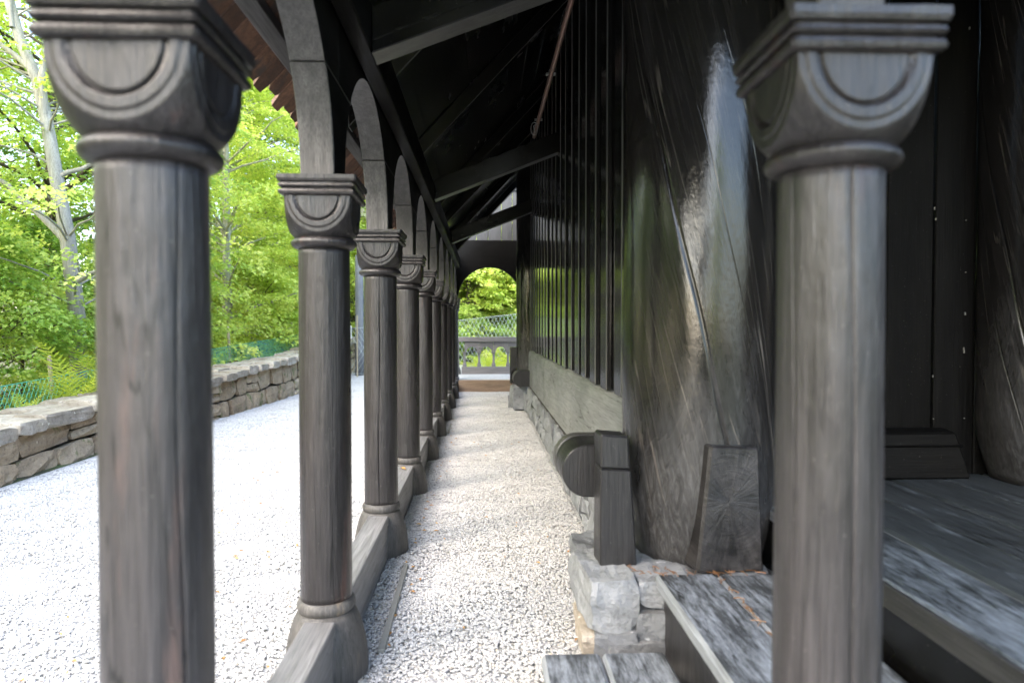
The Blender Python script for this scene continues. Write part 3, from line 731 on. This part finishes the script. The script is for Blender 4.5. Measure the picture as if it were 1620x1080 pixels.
pwl = thing('entrance_wall', 'black plank wall with a low sill behind the entrance platform', 'wall', (2, 3.5, .5))
x = 1.33
for w in (.26, .24, .27, .25, .22, .14, .3):
    obj('plank', *box(x+.003, x+w-.003, 3.47+.012*(int(w*100) % 2), 3.52, .30, 3.3, .005), 'matteZ', pwl); x += w
obj('sill', *hexa([(1.34, 3.335, .5535), (2.47, 3.335, .5535), (2.47, 3.465, .5535), (1.34, 3.465, .5535), (1.34, 3.36, .79), (2.40, 3.36, .79), (2.40, 3.465, .80), (1.34, 3.465, .80)], .012), 'matteX', pwl)
obj('sill_cap', *hexa([(1.34, 3.35, .715), (2.425, 3.35, .715), (2.425, 3.36, .715), (1.34, 3.36, .715), (1.34, 3.338, .722), (2.425, 3.338, .722), (2.425, 3.36, .727), (1.34, 3.36, .727)], 0), 'matteX', pwl)
tag(obj('side_wall', *box(3.16, 3.22, .9, 3.6, -.02, 3.3, .004), 'tarZ'), 'black side wall of the entrance porch', 'wall')
tag(obj('porch_ceiling', *box(1.03, 3.25, .9, 3.6, 3.305, 3.36, .004), 'tarY'), 'black board ceiling over the entrance platform', 'ceiling')
tag(obj('porch_post', *box(.598, .722, 1.21, 1.35, 1.873, 3.3, .005), 'arch'), 'short square timber post on top of the porch column', 'post')
tag(obj('porch_beam', *box(.60, 3.15, 1.19, 1.37, 3.0, 3.3, .005), 'tarX'), 'black timber beam across the front of the porch', 'beam')

V, F = [], []
random.seed(11)
for _ in range(16):
    x = random.choice([2.513, 2.513, 2.344, 2.06])+random.uniform(-.006, .006); z = random.choice([random.uniform(.8, 2.9), random.uniform(.8, 1.3)]); h = random.uniform(.006, .03)
    v, f = box(x-.0016, x+.0016, 3.462, 3.4695, z, z+h*.7, 0); b = len(V); V += v; F += [[q+b for q in p] for p in f]
obj('paint_chips', V, F, 'edging', pwl)
# ------------------------------------------------------------------ pipe along the wall top
t = thing('metal_pipe', 'thin brown metal pipe running under the roof along the wall', 'pipe', (.48, 4, 3.13))
obj('tube', *tube([(.50, 1.6, 3.16), (.49, 4.0, 3.14), (.48, 6.5, 3.115)], .017, 10), 'copper', t)
for y in (2.9, 3.75, 5.0, 6.1):
    obj('clamp', *merge(box(.455, .525, y-.012, y+.012, 3.150, 3.168, .002), box(.478, .502, y-.01, y+.01, 3.12, 3.19, .002)), 'steel', t)
t = thing('cable_loop', 'small loop of pale wire hanging from the brown pipe', 'cable', (.46, 6.0, 3.05))
obj('wire', *tube([(.475+.05*math.cos(w)*.6-.03, 6.0, 3.05+.055*math.sin(w)) for w in np.linspace(0, 2*math.pi*1.05, 20)], .004, 5), 'steel', t)
obj('wire', *tube([(.475, 6.0, 3.1), (.44, 5.99, 3.07), (.45, 6.0, 3.01), (.47, 6.01, 3.04)], .004, 5), 'steel', t)

# ------------------------------------------------------------------ end of the gallery
ew = thing('end_arch_wall', 'black end wall with a round arch opening and grey boards above', 'wall', (.1, 13.8, .2))
r, xc, zs = .635, .12, 1.88
arcp = [(xc+r*math.cos(w), zs+r*math.sin(w)) for w in np.linspace(0, math.pi, 36)]
poly = [(xc+r, .24)]+arcp+[(xc-r, .24), (-.665, .24), (-.665, 3.06), (1.29, 3.06), (1.29, .24)]
obj('arch_board', *prism(poly, 'Y', 13.9, 14.02, .004), 'matteX', ew)
x = -.62
while x < 1.25:
    w = random.uniform(.22, .30); obj('gable_board', *box(x+.003, x+w-.003, 13.94, 13.97, 3.062, 4.06, .003), 'gable', ew)
    obj('gable_board', *box(x+.003, x+w-.003, 13.95, 13.98, 4.13, 5.0, .003), 'gable', ew); x += w
obj('cross_rail', *box(-.66, 1.29, 13.91, 14.0, 4.062, 4.128, .003), 'tarX', ew)
tag(obj('end_sill', *box(-.50, .58, 13.70, 13.855, -.03, .235, .006), 'stepbrown'), 'brown timber sill across the path under the end arch', 'sill beam')

bl = thing('balustrade', 'grey timber balustrade with little round arches beyond the end arch', 'balustrade', (.3, 15.5, .24))
YB = 15.5; BX = [-.43+.328*k for k in range(7)]
obj('top_rail', *box(-.66, 1.72, YB-.07, YB+.07, .965, 1.075, .008), 'rail', bl)
for i in range(6):
    a, b = BX[i], BX[i+1]; c = (a+b)/2; rr = .118
    pl = [(a+.0015, .962), (a+.0015, .735), (c-rr-.0, .735)]+[(c-rr*math.cos(w), .735+rr*math.sin(w)) for w in np.linspace(0, math.pi, 16)]+[(b-.0015, .735), (b-.0015, .962)]
    obj('arch_panel', *prism(pl, 'Y', YB-.025, YB+.025, .003), 'rail', bl)
for x in BX:
    V, F = lathe([(.046, .402), (.046, .45), (.04, .47), (.034, .475), (.036, .49), (.026, .50), (.024, .66), (.03, .67), (.026, .68), (.036, .70), (.046, .733)], 12)
    obj('baluster', [(v[0]+x, v[1]+YB, v[2]) for v in V], F, 'rail', bl)
obj('bottom_rail', *box(-.50, 1.66, YB-.045, YB+.045, .235, .400, .006), 'rail', bl)
for x in (-.60, 1.70):
    p = obj('post', *box(x-.05, x+.05, YB-.05, YB+.05, .235, .963, .006), 'rail', bl)
    V, F = lathe([(.09, .0), (.088, .06), (.07, .12), (.055, .16)], 14); obj('post_foot', [(v[0]+x, v[1]+YB-.02, v[2]+.235) for v in V], F, 'base', p)

# ------------------------------------------------------------------ dry-stone retaining wall of the yard
def interp(x, xs, ys): return float(np.interp(x, xs, ys))
def xw(s): return interp(s, [3, 7.3, 9.5, 13.2, 20], [-4.0, -4.0, -3.76, -3.56, -3.6])
def ztop(s): return .375+.0355*(s-5.78)+.02*math.sin(s*1.7)
rw = thing('retaining_wall', 'low dry-stone wall with flat cap stones along the white yard', 'stone wall', (-4, 10, 0))
courses(4.3, 20.2, lambda s: -.05, ztop, lambda s, z: (xw(s)-.10*z, s, z), rw, 'stone', .165, .46, (1, 0, 0), .10, gap=.010, maxn=285, off=(-.02, .035), wob=.03)
seg = [4.2, 7.3, 9.5, 13.2, 20.2]
for a, b in zip(seg[:-1], seg[1:]):
    xa, xb, za, zb_ = xw(a), xw(b), ztop(a), ztop(b)
    obj('core', *hexa([(xa-.62, a, -.05), (xa-.085, a, -.05), (xb-.085, b, -.05), (xb-.62, b, -.05), (xa-.62, a, za-.01), (xa-.10, a, za-.01), (xb-.10, b, zb_-.01), (xb-.62, b, zb_-.01)], 0), 'core', rw)
for row in (0, 1):
    s = 4.2
    while s < 20.1:
        L = random.uniform(.32, .78)*(1 if s < 14 else 1.3); wd = random.uniform(.30, .40)
        cx = xw(s+L/2)-.145-(.0 if row == 0 else .33)
        V, F = rough_rock((cx, s+L/2, ztop(s+L/2)+.045+random.uniform(-.012, .02)), (wd*1.06, (L-.005)*1.04, random.uniform(.10, .14)), random.uniform(-.08, .08), int(s*31), 3 if row else 4, .13)
        obj('cap_stone', V, F, 'cap', rw); s += L

# ------------------------------------------------------------------ mesh fences
def fence(name, label, pts, pitch, stakes, mat, smat, lean=0., rail=False):
    """pts: (x,y,zbottom,ztop) along the line"""
    P = [np.array(p, float) for p in pts]; d = np.cumsum([0]+[np.hypot(*(b-a)[:2]) for a, b in zip(P[:-1], P[1:])])
    at = lambda s: np.array([np.interp(s, d, [p[k] for p in P]) for k in range(4)])
    t = thing(name, label, 'fence', (P[0][0], P[0][1], P[0][2]))
    V, F = [], []; H = P[0][3]-P[0][2]; slope = .62
    def wire(a, b, r):
        v, f = tube([a, (Vector(a)+Vector(b))/2, b], r, 3, False); k = len(V); V.extend(v); F.extend([[i+k for i in q] for q in f])
    s = -H*slope
    while s < d[-1]:
        for sg in (1, -1):
            s0, s1 = (s, s+H*slope) if sg > 0 else (s+H*slope, s)
            z0, z1 = 0., 1.
            for q in (0, 1):
                pass
            a_s, b_s = s0, s1
            if max(a_s, b_s) > d[-1] or min(a_s, b_s) < 0: continue
            A, B = at(a_s), at(b_s); o = .004*sg
            wire((A[0]+o, A[1]+o, A[2]), (B[0]+o, B[1]+o, B[3]), .0028 if pitch < .08 else .003)
        s += pitch
    obj('wire_mesh', V, F, mat, t)
    V, F = [], []
    for k in (0, 1):
        pl = [tuple(at(s)[[0, 1]])+(at(s)[2+k],) for s in np.linspace(0, d[-1], 24)]
        v, f = tube(pl, .004, 4); b = len(V); V += v; F += [[i+b for i in q] for q in f]
    obj('edge_wire', V, F, mat, t)
    for (s, h, r, tilt) in stakes:
        A = at(s); v, f = lathe([(r, -.2), (r, h*.5), (r*.95, h-.03), (r*.5, h)], 7)
        obj('stake', [(A[0]-.03+q[0]+tilt*q[2], A[1]+q[1]+tilt*.4*q[2], A[2]+q[2]) for q in v], f, smat, t)
    return t
fence('mesh_fence', 'green plastic mesh fence on pale stakes behind the dry-stone wall',
      [(-4.95, 5.2, .15, .60), (-4.85, 7.3, .18, .73), (-4.62, 12.8, .3, .96), (-4.45, 17, .42, 1.12), (-4.4, 20, .5, 1.1)], .07,
      [(.3, .75, .022, 0), (2.72, .80, .024, -.05), (5.1, .8, .022, 0), (7.6, 1.02, .026, -.05), (11.1, 1.02, .026, 0), (13.2, 1.0, .024, .03)], 'wire_green', 'stake')
fence('mesh_fence', 'tall wire mesh fence sloping up beyond the grey balustrade', [(-3.5, 17.6, .1, 1.25), (-.7, 17.8, .1, 1.46), (1.4, 18, .3, 1.70), (4, 18.2, .5, 2.0)], .105,
      [(.3, 1.5, .02, 0), (6.0, 1.8, .02, 0)], 'wire_pale', 'stake')

t = thing('notice_board', 'small white notice on a thin post beyond the yard', 'sign', (-3.78, 18.9, 0))
obj('panel', *box(-3.98, -3.61, 18.86, 18.885, .93, 1.33, .003), 'sign', t)
obj('post', *box(-3.80, -3.75, 18.89, 18.94, -.1, 1.3, .003), 'postgrey', t)
v, f = lathe([(.125, -.05), (.12, .8), (.115, 2.0), (.11, 3.2)], 18, rough=.02)
tag(obj('timber_post', [(q[0]-3.31, q[1]+18.4, q[2]) for q in v], f, 'postgrey', smooth=True), 'blue-grey timber post at the far end of the yard, half hidden behind the cracked column', 'post')

# ------------------------------------------------------------------ trees
def leaf_mesh(name, C, T, Nn, Ln, Wd, mat):
    """C centres, T length direction, Nn normals; one folded four-corner leaf each"""
    B = np.cross(Nn, T); B /= np.linalg.norm(B, axis=1, keepdims=True)
    L, w = Ln[:, None], Wd[:, None]
    v = np.empty((len(C), 4, 3)); lift = Nn*w*.35
    v[:, 0] = C-T*L*.5; v[:, 1] = C+B*w+lift-T*L*.05; v[:, 2] = C+T*L*.5-Nn*L*.1; v[:, 3] = C-B*w+lift-T*L*.05
    n = len(C); me = bpy.data.meshes.new(name); me.vertices.add(n*4); me.vertices.foreach_set('co', v.reshape(-1).astype(np.float32))
    tri = (np.arange(n)[:, None]*4+np.array([0, 1, 2, 0, 2, 3])).reshape(-1).astype(np.int32)
    me.loops.add(n*6); me.loops.foreach_set('vertex_index', tri); me.polygons.add(n*2)
    me.polygons.foreach_set('loop_start', np.arange(0, n*6, 3, dtype=np.int32)); me.polygons.foreach_set('loop_total', np.full(n*2, 3, np.int32))
    me.materials.append(MAT[mat]); me.update(calc_edges=True); return me
def nrm(a): return a/np.maximum(np.linalg.norm(a, axis=1, keepdims=True), 1e-6)
def crown_mesh(seed, h0, h1, rad, n_spray, per, leaf, mat, size=(.95, .55), droop=.2, inner=.25, tilt=.35, clump=0, path=None):
    g = np.random.default_rng(seed); C, T, Nn, anchors = [], [], [], []
    for k in range(n_spray):
        z = h0+(h1-h0)*g.random()**.9; a = g.random()*2*math.pi
        if clump: a = (round(a*clump/(2*math.pi))*2*math.pi/clump)+g.normal()*.22+z*1.3
        rm = rad((z-h0)/(h1-h0)); q = rm*math.sqrt(inner+(1-inner)*g.random())
        ctr = np.array([math.cos(a)*q, math.sin(a)*q, z-droop*q*.4])
        if path is not None: ctr[:2] += path(z)
        anchors.append((ctr, z)); m = int(per*g.uniform(.6, 1.4))
        o = np.array([math.cos(a), math.sin(a), -droop+g.normal()*.15]); o /= np.linalg.norm(o); lat = np.array([-math.sin(a), math.cos(a), g.normal()*.15])
        up = np.cross(o, lat); sc = g.uniform(.6, 1.25)
        rr = np.sqrt(g.random(m)); th = g.random(m)*2*math.pi
        u, v = rr*np.cos(th)*size[0]*sc, rr*np.sin(th)*size[1]*sc*(1-.35*rr*np.cos(th))
        w = g.normal(size=m)*.05-.10*rr**2
        C.append(ctr+u[:, None]*o+v[:, None]*lat+w[:, None]*up)
        d = o+np.sign(v)[:, None]*lat*.8+g.normal(size=(m, 3))*.35; T.append(d); Nn.append(up*np.sign(up[2])+g.normal(size=(m, 3))*tilt)
    C, T, Nn = np.concatenate(C), nrm(np.concatenate(T)), np.concatenate(Nn)
    Nn = nrm(Nn-T*(Nn*T).sum(1, keepdims=True)); n = len(C)
    L = leaf*g.uniform(.65, 1.25, n)
    return leaf_mesh('crown', C, T, Nn, L, L*.30, mat), anchors
def limb(p0, p1, r0, r1, sag=.0, seg=5, wob=.06):
    p0, p1 = Vector(p0), Vector(p1); L = (p1-p0).length; pts = []
    for k in range(seg+1):
        f = k/seg; p = p0.lerp(p1, f)+Vector((0, 0, sag*L*math.sin(f*math.pi)))
        if 0 < k < seg: p += Vector((random.uniform(-wob, wob), random.uniform(-wob, wob), random.uniform(-wob, wob)))*L*.4
        pts.append(p)
    return tube(pts, [r0+(r1-r0)*k/seg for k in range(seg+1)], 6, False)
def trunk_mesh(seed, h, r, mat, anchors=(), path=lambda z: np.zeros(2), forks=14):
    random.seed(seed); n = 10
    pts = [(float(path(h*k/n)[0]), float(path(h*k/n)[1]), h*k/n-(.3 if k == 0 else 0)) for k in range(n+1)]
    parts = [tube(pts, [r*(1.25 if k == 0 else 1)*(1-.82*(k/n)) for k in range(n+1)], 9)]
    for ctr, z in list(anchors)[:forks]:
        zb = max(.12*h, z-.35*math.hypot(*(ctr[:2]-path(z)))-.2); zb = min(zb, h*.93); b = path(zb)
        parts.append(limb((b[0], b[1], zb), ctr, r*.34*(1-.6*zb/h), .010, .05))
    return mesh('trunk', *merge(*parts), mat, True)
egg = lambda f: 2.5*math.sin(math.pi*min(1, .12+.88*f))**.7+.15
dome = lambda f: 1.5*math.sqrt(max(.02, 1-f*f))
spire = lambda f: 2.0*(1-f)**.8+.15
TPL = {}
def template(key, cm, tm): TPL[key] = (cm, tm)
c, a = crown_mesh(11, .7, 9.5, egg, 300, 150, .10, 'leaf_bright'); template('beech', c, trunk_mesh(1, 9, .13, 'bark_pale', a, forks=40))
c, a = crown_mesh(12, .9, 10.5, egg, 280, 150, .105, 'leaf_mid', clump=9); template('broadleaf', c, trunk_mesh(2, 10, .15, 'bark_dark', a, forks=40))
c, a = crown_mesh(13, .1, 2.5, dome, 105, 150, .085, 'leaf_bright', size=(.6, .42), inner=.15, tilt=.5); template('shrub', c, trunk_mesh(3, 1.6, .04, 'bark_dark', a, forks=30))
c, a = crown_mesh(14, 1.0, 12, spire, 330, 110, .13, 'leaf_dark', droop=.35, size=(.9, .45)); template('conifer', c, trunk_mesh(4, 11.5, .17, 'bark_dark', a, forks=30))
c, a = crown_mesh(15, .1, 3.0, dome, 110, 140, .09, 'leaf_mid', size=(.6, .42), inner=.15, tilt=.5); template('green_shrub', c, trunk_mesh(5, 1.8, .04, 'bark_dark', a, forks=30))
# young maple-like tree with broader leaves, seen through the end arch
c, a = crown_mesh(16, .8, 6.0, lambda f: 1.9*math.sin(math.pi*min(1, .15+.85*f))**.6+.1, 150, 95, .17, 'leaf_bright', size=(.7, .55), tilt=.6); template('maple', c, trunk_mesh(6, 5.6, .14, 'bark_dark', a, forks=34))
NAMES = {'beech': 'beech_tree', 'broadleaf': 'broadleaf_tree', 'shrub': 'shrub', 'conifer': 'conifer_tree', 'green_shrub': 'shrub', 'maple': 'maple_tree'}
def plant(key, x, y, s, rot, label, group, z=None, sz=1.):
    t = thing(NAMES[key], label, 'shrub' if 'shrub' in key else 'tree', (x, y, terrain_z(x, y) if z is None else z), group)
    t.rotation_euler.z = rot; t.scale = (s, s, s*sz)
    link('trunk' if 'shrub' not in key else 'stem', TPL[key][1], t); link('crown', TPL[key][0], t); return t

# the pale forked beech seen left of the thick column
PX = lambda z: np.array([np.interp(z, [0, 1.2, 2.3, 3.6, 4.3, 5.1, 7.5], [0, -.02, -.15, -.40, -.55, -.90, -1.5]), np.interp(z, [0, 3, 8], [0, .1, .5])])
c, a = crown_mesh(21, .9, 7.6, lambda f: 1.5+.7*math.sin(math.pi*f), 78, 150, .085, 'leaf_bright', size=(.8, .42), path=PX, inner=.3)
t = thing('beech_tree', 'slender pale beech with a bent forked trunk just behind the stone wall', 'tree', (-5.33, 9.2, terrain_z(-5.33, 9.2)))
random.seed(31); parts = []
zz = np.linspace(-.3, 7.6, 16); parts.append(tube([(*PX(max(0, q)), q) for q in zz], [.105*(1-.075*max(0, q))**1.2+.008 for q in zz], 10))
for p0, p1, r0 in (((-.46, .15, 3.95), (-.30, .3, 6.8), .055), ((-.14, .05, 2.25), (-1.6, .2, 3.4), .06), ((-.62, .2, 4.5), (-1.5, .1, 5.2), .045), ((-.3, .1, 3.1), (.7, .3, 3.5), .035), ((-.05, 0, 1.7), (.8, -.1, 2.0), .03), ((-.30, .3, 5.6), (.35, .5, 7.2), .03), ((-.9, .2, 5.1), (-1.0, .4, 7.0), .035)):
    parts.append(limb(p0, p1, r0, .012, .05, 7, .05))
for ctr, z in a[:45]:
    zb = max(.9, z-.5); b = PX(zb); parts.append(limb((b[0], b[1], zb), ctr, .016, .006, .05))
link('trunk', mesh('trunk', *merge(*parts), 'bark_pale', True), t); link('crown', c, t)
random.seed(77)
WB = 'trees of the wood behind the yard'
for (k, x, y, s, l) in (
    ('broadleaf', -7.1, 11.6, .95, 'dark trunked tree standing just behind the pale forked beech'),
    ('beech', -5.75, 15.6, .95, 'bright green beech behind the mesh fence, between the two nearest columns'),
    ('beech', -6.9, 18.6, 1.1, 'taller bright beech rising behind the fence stakes'),
    ('maple', .55, 21.5, 1.0, 'bright maple-like tree filling the end arch'),
    ('maple', -.45, 20.6, .8, 'smaller maple-like tree just behind the wire mesh, in the middle of the end arch'),
    ('maple', 1.75, 20.9, .9, 'maple-like tree reaching into the end arch from beside the far log post'),
    ('maple', -1.4, 22.2, 1.1, 'maple-like tree at the edge of the end arch, half behind the last column'),
    ('maple', 2.6, 21.8, 1.1, 'maple-like tree hidden beyond the end arch by the far log post'),
):
    plant(k, x, y, s, random.uniform(0, 6.28), l, None)
for (k, x, y, s, l) in (
    ('broadleaf', -9.8, 13.4, .72, 'leafy tree behind the crown of the pale forked beech, cut by the picture edge'),
    ('broadleaf', -10.8, 9.2, .9, 'leafy dark trunked tree outside the left edge, level with the forked beech'),
    ('conifer', -9.0, 17.0, 1.0, 'dark conifer deep in the wood, straight behind the thick blurred column'),
    ('broadleaf', -5.6, 22.5, 1.0, 'leafy tree mostly covered by the red-streaked second column'),
    ('beech', -3.9, 24.5, 1.0, 'beech showing only in the slit between the second and third columns'),
    ('conifer', -7.6, 23.5, 1.1, 'dark conifer rising behind the bright beeches between the first two columns'),
    ('conifer', 1.2, 26.5, 1.1, 'dark conifer closing the view behind the trees in the end arch'),
    ('beech', -7.6, 5.6, .85, 'bright beech beside the yard, just outside the left edge of the picture'),
    ('broadleaf', -8.6, 2.2, .75, 'leafy tree beside the yard level with the camera, outside the picture'),
    ('beech', -9.2, -1.5, .6, 'small bright beech beside the yard behind the viewpoint'),
    ('beech', -8.3, -4.6, .8, 'unseen bright beech beside the yard, the farthest one behind the viewpoint'),  # added out of view so the log post mirrors green
    ('broadleaf', -12.5, -7, .9, 'leafy tree set back on the slope behind the viewpoint'),
    ('broadleaf', -13, -1, .9, 'leafy tree set back on the slope level with the viewpoint'),
    ('beech', 4, -16, .8, 'bright beech standing far behind the viewpoint'),
    ('beech', -14, 5, .8, 'beech set far back on the slope outside the left edge'),
):
    plant(k, x, y, s, random.uniform(0, 6.28), l, WB)
for (k, x, y, s, l) in (
    ('green_shrub', -6.0, 8.4, .80, 'mid-green shrub behind the turquoise mesh at the far left edge'),
    ('green_shrub', -6.7, 10.2, .9, 'green shrub at the foot of the dark tree trunk'),
    ('shrub', -5.9, 12.6, 1.0, 'bright green shrub behind the stake leaning next to the thick column'),
    ('shrub', -5.45, 16.8, 1.1, 'bright green shrub behind the upright fence stake'),
    ('green_shrub', -7.4, 3.6, 1.3, 'unseen big green shrub beside the yard, just outside the left edge of the picture'),  # big shrubs added out of view, hiding horizon sky mirrored in the log
    ('green_shrub', -7.9, .4, 1.4, 'unseen big green shrub beside the yard, level with the viewpoint'),
    ('green_shrub', -8.2, -3.0, 1.5, 'unseen big green shrub beside the yard, a little behind the viewpoint'),
    ('green_shrub', -8.2, -6.6, 1.5, 'unseen big green shrub beside the yard, farthest behind the viewpoint'),
    ('shrub', -4.6, 21.0, 1.2, 'bright shrub by the white notice board'),
    ('green_shrub', 1.0, 19.9, .55, 'low rounded shrub behind the wire mesh beyond the balustrade'),
    ('green_shrub', -.5, 19.7, .62, 'low mid-green shrub behind the wire mesh beyond the balustrade'),
):
    plant(k, x, y, s, random.uniform(0, 6.28), l, None)

# ------------------------------------------------------------------ ferns
def frond_mesh(seed, L):
    g = random.Random(seed); V, F = [], []; st = 17; P = []
    for k in range(st+1):
        f = k/st; P.append(Vector((L*.55*f**1.4, 0, L*(1.05*f-.36*f**2.6))))
    v, f_ = tube(P, [.005*(1-.8*k/st) for k in range(st+1)], 3, False); V += v; F += f_
    for k in range(3, st):
        f = k/st; w = L*.20*math.sin(math.pi*min(1, .12+.9*f))**.8; t = (P[k+1]-P[k]).normalized()
        for sg in (1, -1):
            d = (Vector((0, sg, 0))+t*.75+Vector((0, 0, -.12+g.uniform(-.1, .1)))).normalized(); a = P[k]; b0 = len(V); h = t*L*.011
            V += [a-h*.8, a+d*w*.5-h, a+d*w, a+d*w*.5+h, a+h*.8]; F += [[b0, b0+1, b0+3, b0+4], [b0+1, b0+2, b0+3]]
    return mesh('frond', V, F, 'fern')
FR = [frond_mesh(1, .85), frond_mesh(2, .65)]
def fern(x, y, z, n, s, label, group):
    t = thing('fern', label, 'fern', (x, y, z), group)
    for k in range(n):
        o = link('frond', FR[k % 2], t); o.rotation_euler = (0, random.uniform(-.25, .35), k*2*math.pi/n+random.uniform(-.3, .3)); q = s*random.uniform(.8, 1.15); o.scale = (q, q, q)
fern(-4.66, 7.9, .30, 15, 1.2, 'yellow-green fern between the stone wall and the mesh, tight beside the thick column', 'ferns behind the stone wall')
fern(-4.70, 7.2, .22, 9, .6, 'smaller fern drooping over the cap stones left of the tall fern', 'ferns behind the stone wall')
fern(-4.70, 8.7, .30, 15, 1.2, 'fern behind the stone wall, partly hidden by the thick column', 'ferns behind the stone wall')
for k, x in enumerate((-.25, .12, .50, .9)):
    fern(x, 16.75+.2*(k % 2), .02, 15, 1.05+.1*(k % 2), ('bright fern behind the balustrade, the one beside the last column', 'second bright fern behind the balustrade, counted from the columns', 'third bright fern behind the balustrade, counted from the columns', 'bright fern behind the balustrade, the one nearest the far log post')[k], 'ferns behind the balustrade')

# ------------------------------------------------------------------ small litter
random.seed(5)
def flake(x, y, z, s):
    a = random.uniform(0, 6.28); c, n = math.cos(a)*s, math.sin(a)*s
    return [(x-c, y-n, z+.002), (x-n*.45, y+c*.45, z+.010), (x+c, y+n, z+.004), (x+n*.45, y-c*.45, z+.009)]
V, F = [], []
for _ in range(170):
    if random.random() < .55: x, y = random.uniform(-2.0, -.75), random.uniform(2.2, 7)
    elif random.random() < .6: x, y = XC+.17+abs(random.gauss(0, .06)), random.uniform(2.6, 10)
    else: x, y = random.uniform(-.4, .6), random.uniform(2.2, 8)
    k = len(V); V += flake(x, y, .012, random.uniform(.010, .022)); F.append([k, k+1, k+2, k+3])
o = obj('fallen_leaves', V, F, 'dry', local=True); o['kind'] = 'stuff'
V, F = [], []
for _ in range(90):
    if random.random() < .6: x, y, z = .9305+random.gauss(0, .006), random.uniform(1.6, 2.69), .335
    elif random.random() < .5: x, y, z = random.uniform(.70, 1.15), 2.695+random.gauss(0, .012), .336
    else: x, y, z = random.uniform(.60, .78), random.uniform(2.72, 2.84), .318
    a = random.uniform(0, 6.28) if random.random() < .5 else math.pi/2+random.gauss(0, .3); l = random.uniform(.012, .03)
    v, f = tube([(x-math.cos(a)*l, y-math.sin(a)*l, z), (x, y, z+.003), (x+math.cos(a)*l, y+math.sin(a)*l, z)], .0016, 3, False)
    k = len(V); V += v; F += [[i+k for i in q] for q in f]
o = obj('needle_litter', V, F, 'needle', local=True); o['kind'] = 'stuff'
def leaf_thing(x, y, z, s, label, rot):
    V = [(0, -s, 0), (s*.5, -s*.3, .006), (s*.42, s*.4, .01), (0, s, .002), (-s*.42, s*.4, .012), (-s*.5, -s*.3, .004), (0, 0, -.001)]
    c, n = math.cos(rot), math.sin(rot); V = [(x+p[0]*c-p[1]*n, y+p[0]*n+p[1]*c, z+.003+p[2]) for p in V]
    V += [(p[0], p[1], p[2]+.0015) for p in V]
    F = [[6, i, (i+1) % 6] for i in range(6)]+[[13, 7+(i+1) % 6, 7+i] for i in range(6)]
    return tag(obj('fallen_leaf', V, F, 'dry'), label, 'leaf')
leaf_thing(-.61, 5.17, .247, .032, 'yellow fallen leaf lying on the sill beam before the fourth column', .7)
